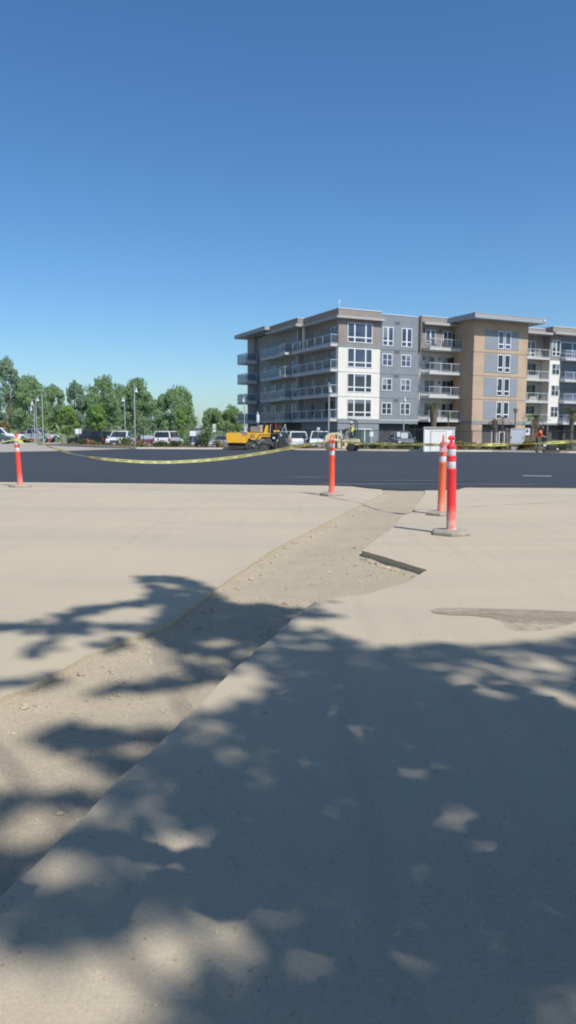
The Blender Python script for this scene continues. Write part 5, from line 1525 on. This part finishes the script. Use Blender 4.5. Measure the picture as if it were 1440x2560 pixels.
for poly in ([(-.75, .2), (-.62, .62), (-.3, .85), (.1, .9), (.5, .75), (.2, .72), (-.05, .55), (.05, .3), (.35, .2), (.62, .35), (.55, .05), (.25, -.15), (-.05, -.2), (-.3, -.5), (-.5, -.62), (-.72, -.3)],):
    m_.add([(cx_ + x*s_*.95, -.064, cz_ + y*s_*1.35) for x, y in poly], [tuple(range(len(poly)))])
m_.build('emblem', signk, pl)
bp = thing('wooden_post', 'brown wooden post with a capped top in front of the entrance door', 'post', (X(1267, 54.4), 54.4, .06))
hz = A(1267, 1072, 54.4).z - .06
MB().bb(-.09, .09, -.09, .09, 0, hz - .05).build('post', brownp, bp, bevel=.01); MB().prism([(-.2, hz - .07), (.2, hz - .07), (0, hz + .06)], -.13, .13).build('cap', brownp, bp)
# red hydrant-like marker by the fence, left
hyd = thing('valve_marker', 'small red capped valve marker between shrubs in front of the dark SUV', 'marker', (strip_pt(219, 1.7)[0], strip_pt(219, 1.7)[1], .08))
MB().lathe([(.14, 0), (.14, .05), (.1, .08), (.1, .62), (.13, .64), (.12, .7), (.06, .8), (.02, .84)], 14).build('body', lampr, hyd, smooth=True)
MB().tube([(-.19, 0, .5), (.19, 0, .5)], .05, 10).build('nozzle', lightm, hyd, smooth=True)
hyd.scale = (.8, .8, .8)
hyd.children[0].active_material = paint('faded_red', (.32, .07, .06, 1), .6)


def lamp(px, top, Y, headpx, headpy, label, zg=GZ, group='pole lamps with bell shaped heads'):
    t = thing('street_lamp', label, 'street lamp', (X(px, Y), Y, zg), 0, group)
    h = A(px, top, Y).z - zg; hx = X(headpx, Y) - X(px, Y); hz_ = A(headpx, headpy, Y).z - zg
    MB().tube([(0, 0, 0), (0, 0, .3), (0, 0, .34), (0, 0, h)], [.12, .12, .075, .055], 10).build('pole', galv, t, smooth=True)
    MB().tube([(0, 0, hz_ + .42), (hx*.6, 0, hz_ + .52), (hx, 0, hz_ + .46), (hx, 0, hz_ + .3)], .025, 8).build('arm', galv, t, smooth=True)
    MB().lathe([(.03, .34), (.06, .3), (.075, .12), (.13, .0), (.18, -.12), (.16, -.13)], 16, (hx, 0, hz_)).build('lamp_shade', paint('lamp_shade_white', (.5, .53, .55, 1), .5), t, smooth=True)
    return t


lamp(337.5, 958, 80, 342.5, 977, 'tallest pole lamp, standing over the white pickup')
lamp(313, 991, 88, 309, 1001, 'pole lamp just left of the tallest one')
lamp(108, 984, 90, 97, 1000, 'right pole of the lamp trio at left, with a long arm', 0)
lamp(92, 996, 92, 82.5, 1009, 'middle pole of the lamp trio at left', 0)
lamp(87, 1010, 98, 80, 1023, 'left and lowest pole of the lamp trio at left', 0)
lamp(611, 990, 96, 608.5, 1002, 'pole lamp at the left corner of the apartment building')
lamp(821.5, 956, 69, 825, 977, 'pole lamp in front of the corner balconies, above the slotted-grille SUV')
lamp(1008.5, 983, 86, 1010.5, 1000, 'pole lamp in front of the grey wall section, above the dark pickup')
ll = thing('lantern_lamp', 'dark brown lantern lamp on a post in front of the tan block', 'street lamp', (X(1287, 74), 74, GZ))
h = A(1288, 1019, 74).z - GZ
MB().tube([(0, 0, 0), (0, 0, .4), (0, 0, .45), (0, 0, h - .55)], [.12, .12, .07, .06], 10).build('pole', brownp, ll, smooth=True)
lo = MB().lathe([(.08, h - .56), (.17, h - .48), (.22, h - .22), (.2, h - .2)], 6).build('lantern', paint('lantern_glass', (.3, .27, .25, 1), .3), ll) if False else None
m_ = MB(); m_.lathe([(.08, h - .56), (.17, h - .48), (.22, h - .22), (.2, h - .2)], 6); m_.build('lantern', paint('lantern_glass', (.26, .22, .21, 1), .3), ll)
m_ = MB(); m_.lathe([(.26, h - .21), (.2, h - .1), (.06, h - .03), (.02, h + .04)], 6); m_.build('cap', brownp, ll)

# ---------------------------------------------------------------- shade tree behind and above the viewpoint
CUT = math.cos(SUN_EL)/math.sin(SUN_EL)


def ell(cx, cy, rx, ry, rot=0):
    c, s = math.cos(R(rot)), math.sin(R(rot))
    return [(cx + rx*math.cos(a)*c - ry*math.sin(a)*s, cy + rx*math.cos(a)*s + ry*math.sin(a)*c) for a in [2*PI*k/16 for k in range(16)]]


DARK = [
    [(-500, 2230), (-60, 2120), (60, 2090), (140, 2105), (235, 2030), (300, 1990), (345, 1940), (400, 1870), (440, 1840), (500, 1790), (560, 1740), (620, 1690), (680, 1640), (730, 1580), (790, 1568), (850, 1590), (905, 1612), (990, 1622), (1100, 1610), (1200, 1618), (1300, 1612), (1380, 1600), (1440, 1590), (1700, 1560), (2600, 1540), (4200, 2560), (3000, 4200), (-200, 4200), (300, 2600), (440, 2560), (470, 2470), (540, 2380), (470, 2320), (380, 2300), (300, 2350), (200, 2400), (60, 2370), (-500, 2420)],
    [(338, 1440), (430, 1438), (520, 1462), (560, 1490), (660, 1500), (735, 1510), (720, 1560), (690, 1620), (640, 1660), (560, 1650), (470, 1645), (430, 1600), (380, 1570), (405, 1525), (370, 1480)],
    [(640, 1495), (740, 1497), (830, 1506), (745, 1516), (660, 1516)], [(700, 1528), (790, 1528), (855, 1540), (760, 1550), (680, 1560)],
    [(-60, 1562), (120, 1556), (240, 1556), (380, 1566), (440, 1560), (430, 1590), (300, 1580), (180, 1585), (60, 1572), (-60, 1578)],
    [(120, 1548), (210, 1520), (300, 1507), (400, 1497), (420, 1515), (300, 1520), (200, 1538), (140, 1565), (120, 1640), (50, 1652), (100, 1600)],
    [(200, 1620), (300, 1590), (330, 1600), (240, 1625)],
    [(190, 1708), (300, 1690), (420, 1672), (520, 1655), (640, 1640), (640, 1668), (520, 1690), (380, 1708), (260, 1722)],
    [(-40, 1700), (60, 1695), (180, 1680), (140, 1706), (40, 1716), (-40, 1716)],
    [(90, 1842), (130, 1790), (200, 1776), (300, 1792), (420, 1802), (520, 1770), (470, 1830), (400, 1870), (330, 1940), (250, 1890), (200, 1880), (160, 1845), (110, 1858)],
    [(-60, 1968), (100, 1962), (220, 1955), (330, 1930), (300, 1990), (200, 2000), (120, 1995), (60, 2005), (20, 2030), (-60, 2010)],
    [(-500, 1990), (-40, 1975), (-10, 2100), (-500, 2150)],
]
HOLE = [ell(1158, 1706, 48, 11, 14), ell(1225, 1727, 52, 10, 14), ell(1205, 1664, 52, 8, 10), ell(1370, 1662, 88, 17, 8), ell(1405, 1740, 66, 20, 22), ell(1410, 1704, 60, 9, 14), ell(1290, 1712, 34, 8, 8),
        ell(797, 1616, 34, 10), ell(1010, 1641, 36, 8), ell(522, 1826, 36, 15, -6), [(500, 1765), (560, 1702), (640, 1690), (668, 1700), (620, 1745), (540, 1790), (505, 1785)], ell(618, 1668, 32, 12, -20),
        [(385, 2155), (418, 2072), (470, 2055), (495, 2028), (522, 2045), (497, 2100), (482, 2160), (415, 2168)], ell(655, 2092, 40, 19, -8),
        ell(362, 2435, 92, 128, 18), ell(548, 2322, 52, 46), ell(1418, 2520, 42, 66), [(22, 2258), (105, 2150), (175, 2148), (185, 2190), (120, 2240)], ell(112, 2058, 118, 38, -10), ell(330, 1984, 30, 14, -10), ell(300, 2200, 40, 22),
        ell(560, 1590, 40, 10), ell(470, 1626, 46, 8, 8), ell(540, 1632, 40, 9), ell(420, 1463, 40, 7, 8), ell(1330, 1685, 70, 9, 10), ell(1100, 1668, 40, 8, 8), ell(930, 1625, 30, 6), ell(600, 1722, 50, 18, -22), ell(20, 2520, 60, 90), ell(180, 2520, 36, 90), ell(95, 2395, 60, 20)]
HALF = [ell(110, 2480, 190, 110), ell(1320, 1640, 130, 14, 4), ell(1300, 1700, 150, 26, 8), ell(250, 2185, 120, 60, -20), ell(420, 2330, 70, 60), ell(640, 1715, 60, 34, -20), ell(700, 1612, 90, 22), ell(330, 1850, 90, 26), ell(150, 2040, 150, 40), ell(560, 1880, 60, 20), ell(560, 2350, 80, 60), ell(120, 2420, 200, 50), ell(430, 1640, 90, 24), ell(830, 1590, 60, 14)]
DIM = [ell(1092, 1904, 30, 13, 10), ell(890, 1980, 34, 16), ell(1012, 1922, 34, 18, 25), ell(1140, 2030, 46, 30, 20), ell(660, 2265, 36, 30), ell(880, 2560, 46, 40), ell(400, 1985, 60, 16), ell(770, 2370, 40, 30), ell(1300, 1780, 30, 10)]
lf = MB(); r2 = random.Random(99); nleaf = 0; clusters = {}


def put_leaf(gx, gy, h, size):
    p = Vector((gx + SUN_H.x*CUT*h, gy + SUN_H.y*CUT*h, h))
    nrm = (SUN + Vector((r2.gauss(0, .35), r2.gauss(0, .35), r2.gauss(0, .35)))).normalized()
    a = nrm.orthogonal().normalized(); a = (Matrix.Rotation(r2.uniform(0, 2*PI), 3, nrm) @ a); b = nrm.cross(a)
    s = size*r2.uniform(.75, 1.25)
    lf.add([p - a*s*.62, p - a*s*.2 + b*s*.36, p + a*s*.3 + b*s*.3, p + a*s*.68, p + a*s*.3 - b*s*.3, p - a*s*.2 - b*s*.36], [(0, 1, 2, 3, 4, 5)])
    k = (int(p.x//1.1), int(p.y//1.1)); clusters.setdefault(k, []).append(p)


for layer in range(3):
    gy = -4.0
    while gy < 6.6:
        gx = -7.5
        while gx < 9.5:
            x = gx + r2.uniform(-.03, .03); y = gy + r2.uniform(-.03, .03); gx += .085
            q = to_px(x, y) if y > .35 else None
            if q is None or q[1] > 2640 or q[0] > 1560 or q[0] < -300:
                # outside the picture: unseen canopy added all round to cut blue sky light
                if layer == 2 or r2.random() < .3: continue
                if x < 0 and y > .3 and x > -.42*y - .55: continue
                if x < -1 and (y > 4.6 or noise.noise((x*.8, y*.8, 6)) > .1): continue
                if x > 0 and y > 3.4 and x < .42*y + .5: continue
                if y > 4.6 + 1.5*noise.noise((x*.9, 2, 5)) + .6*noise.noise((x*3, 2, 9)): continue
                put_leaf(x, y, r2.uniform(4.2, 9.4) if y < 3 else r2.uniform(7.0, 9.4), .19)
                continue
            hits = 0
            for amp, of in ((.045, 0.0), (.11, 31.0)):
                nv = Vector((x*3.2, y*3.2, 3 + of)); nw = Vector((x*9.5, y*9.5, 8 + of))
                wx = amp*noise.noise(nv) + .6*amp*noise.noise(nw); wy = amp*noise.noise(nv + Vector((9, 4, 2))) + .6*amp*noise.noise(nw + Vector((3, 8, 1)))
                qq = to_px(x + wx, max(.4, y + wy))
                if any(inside(qq, d_) for d_ in DARK) and not any(inside(qq, d_) for d_ in HOLE): hits += 1
            if not hits: continue
            if hits == 1 or any(inside(q, d_) for d_ in HALF):
                if r2.random() < .62: put_leaf(x, y, r2.uniform(7.2, 9.4), .085)
                continue
            if noise.noise((x*3.1 + 4, y*5.2, 12)) + .5*noise.noise((x*9, y*11, 5)) > .78: continue
            if any(inside(q, d_) for d_ in DIM) and (layer == 0 or r2.random() < .42): continue
            # the mass hangs high; well inside the shade low boughs are added to block sky light
            deep = all(any(inside((q[0] + ox, q[1] + oy), d_) for d_ in DARK[:1]) for ox, oy in ((-160, 0), (160, 0), (0, -90), (0, 90)))
            hm = (1.35 + .545*y)/1.349
            put_leaf(x, y, r2.uniform(5.5, 9.5) if deep else r2.uniform(7.4, 9.6), .106)
            if deep and layer == 0 and r2.random() < .65: put_leaf(x + r2.uniform(-.05, .05), y + r2.uniform(-.05, .05), r2.uniform(hm, hm + .9), .14)
        gy += .085
st = thing('shade_tree', 'leafy tree overhead whose dappled shade covers the near pavement', 'tree', (5.6, -6.2, 0))
base = Vector((5.6, -6.2, 0))
lf.v = [tuple(Vector(p) - base) for p in lf.v]
lf.build('crown', LEAFG, st)
tb = MB(); fork = Vector((-.3, .25, 5.0)); tb.tube([(0, 0, 0), (-.05, .05, 1.0), (-.15, .12, 2.9), fork, (-.6, .6, 7.4)], [.27, .2, .18, .16, .1], 12); tb.build('trunk', BARK, st, smooth=True)
tl = MB()
mains = []
for k in range(7):
    a = R(100 + 22*k); e_ = fork + Vector((math.cos(a)*2.6, math.sin(a)*2.6, 1.9 + .2*(k % 2))); mains.append(e_)
    tl.tube([fork, fork.lerp(e_, .5) + Vector((0, 0, .25)), e_], [.085, .055, .03], 8)
for k, ps in clusters.items():
    if len(ps) < 6: continue
    c = sum(ps, Vector())/len(ps) - base; s = min(mains, key=lambda q: (q - c).length)
    tl.tube([s, s.lerp(c, .5) + Vector((0, 0, .15)), c], [.025, .014, .006], 5)
tl.build('limb', BARK, st, smooth=True)

# ---------------------------------------------------------------- light, sky, camera
w = bpy.data.worlds.new('World'); scene.world = w; w.use_nodes = True
N = w.node_tree.nodes; Lk = w.node_tree.links; bg = N['Background']
sky = N.new('ShaderNodeTexSky'); sky.sky_type = 'NISHITA'; sky.sun_disc = False
sky.sun_elevation = SUN_EL; sky.sun_rotation = math.atan2(SUN_H.x, SUN_H.y)
sky.altitude = 0; sky.air_density = 1.0; sky.dust_density = .85; sky.ozone_density = 4.0
hs = N.new('ShaderNodeHueSaturation'); hs.inputs['Saturation'].default_value = 1.16; hs.inputs['Value'].default_value = 1.28
Lk.new(sky.outputs['Color'], hs.inputs['Color']); Lk.new(mixc(N, Lk, 1.0, hs.outputs['Color'], (.86, 1.0, 1.07, 1), 'MULTIPLY'), bg.inputs['Color']); bg.inputs['Strength'].default_value = .1
sl = bpy.data.lights.new('sun', 'SUN'); sl.energy = 4.8; sl.angle = R(.6); sl.color = (1, .975, .93)
so = bpy.data.objects.new('sun', sl); COL.objects.link(so); so.rotation_euler = SUN.to_track_quat('Z', 'Y').to_euler()
so.location = (20, -25, 40)
cam = bpy.data.cameras.new('camera'); co = bpy.data.objects.new('camera', cam); COL.objects.link(co)
cam.sensor_fit = 'VERTICAL'; cam.sensor_height = 36; cam.lens = 36*F_PX/2560; cam.clip_end = 6000; cam.clip_start = .05
fwd = Vector((0, math.cos(PITCH), -math.sin(PITCH))); up = Vector((0, math.sin(PITCH), math.cos(PITCH))); rt = Vector((1, 0, 0))
c, s = math.cos(ROLL), math.sin(ROLL)
Rv = rt*c + up*s; Uv = up*c - rt*s
M3 = Matrix((Rv, Uv, -fwd)).transposed(); M4 = M3.to_4x4(); M4.translation = Vector((0, 0, EYE)); co.matrix_world = M4
scene.camera = co
scene.view_settings.view_transform = 'Standard'; scene.view_settings.look = 'None'; scene.view_settings.exposure = 0; scene.view_settings.gamma = 1
scene.cycles.filter_width = 2.0
scene.cycles.max_bounces = 6; scene.cycles.transparent_max_bounces = 12
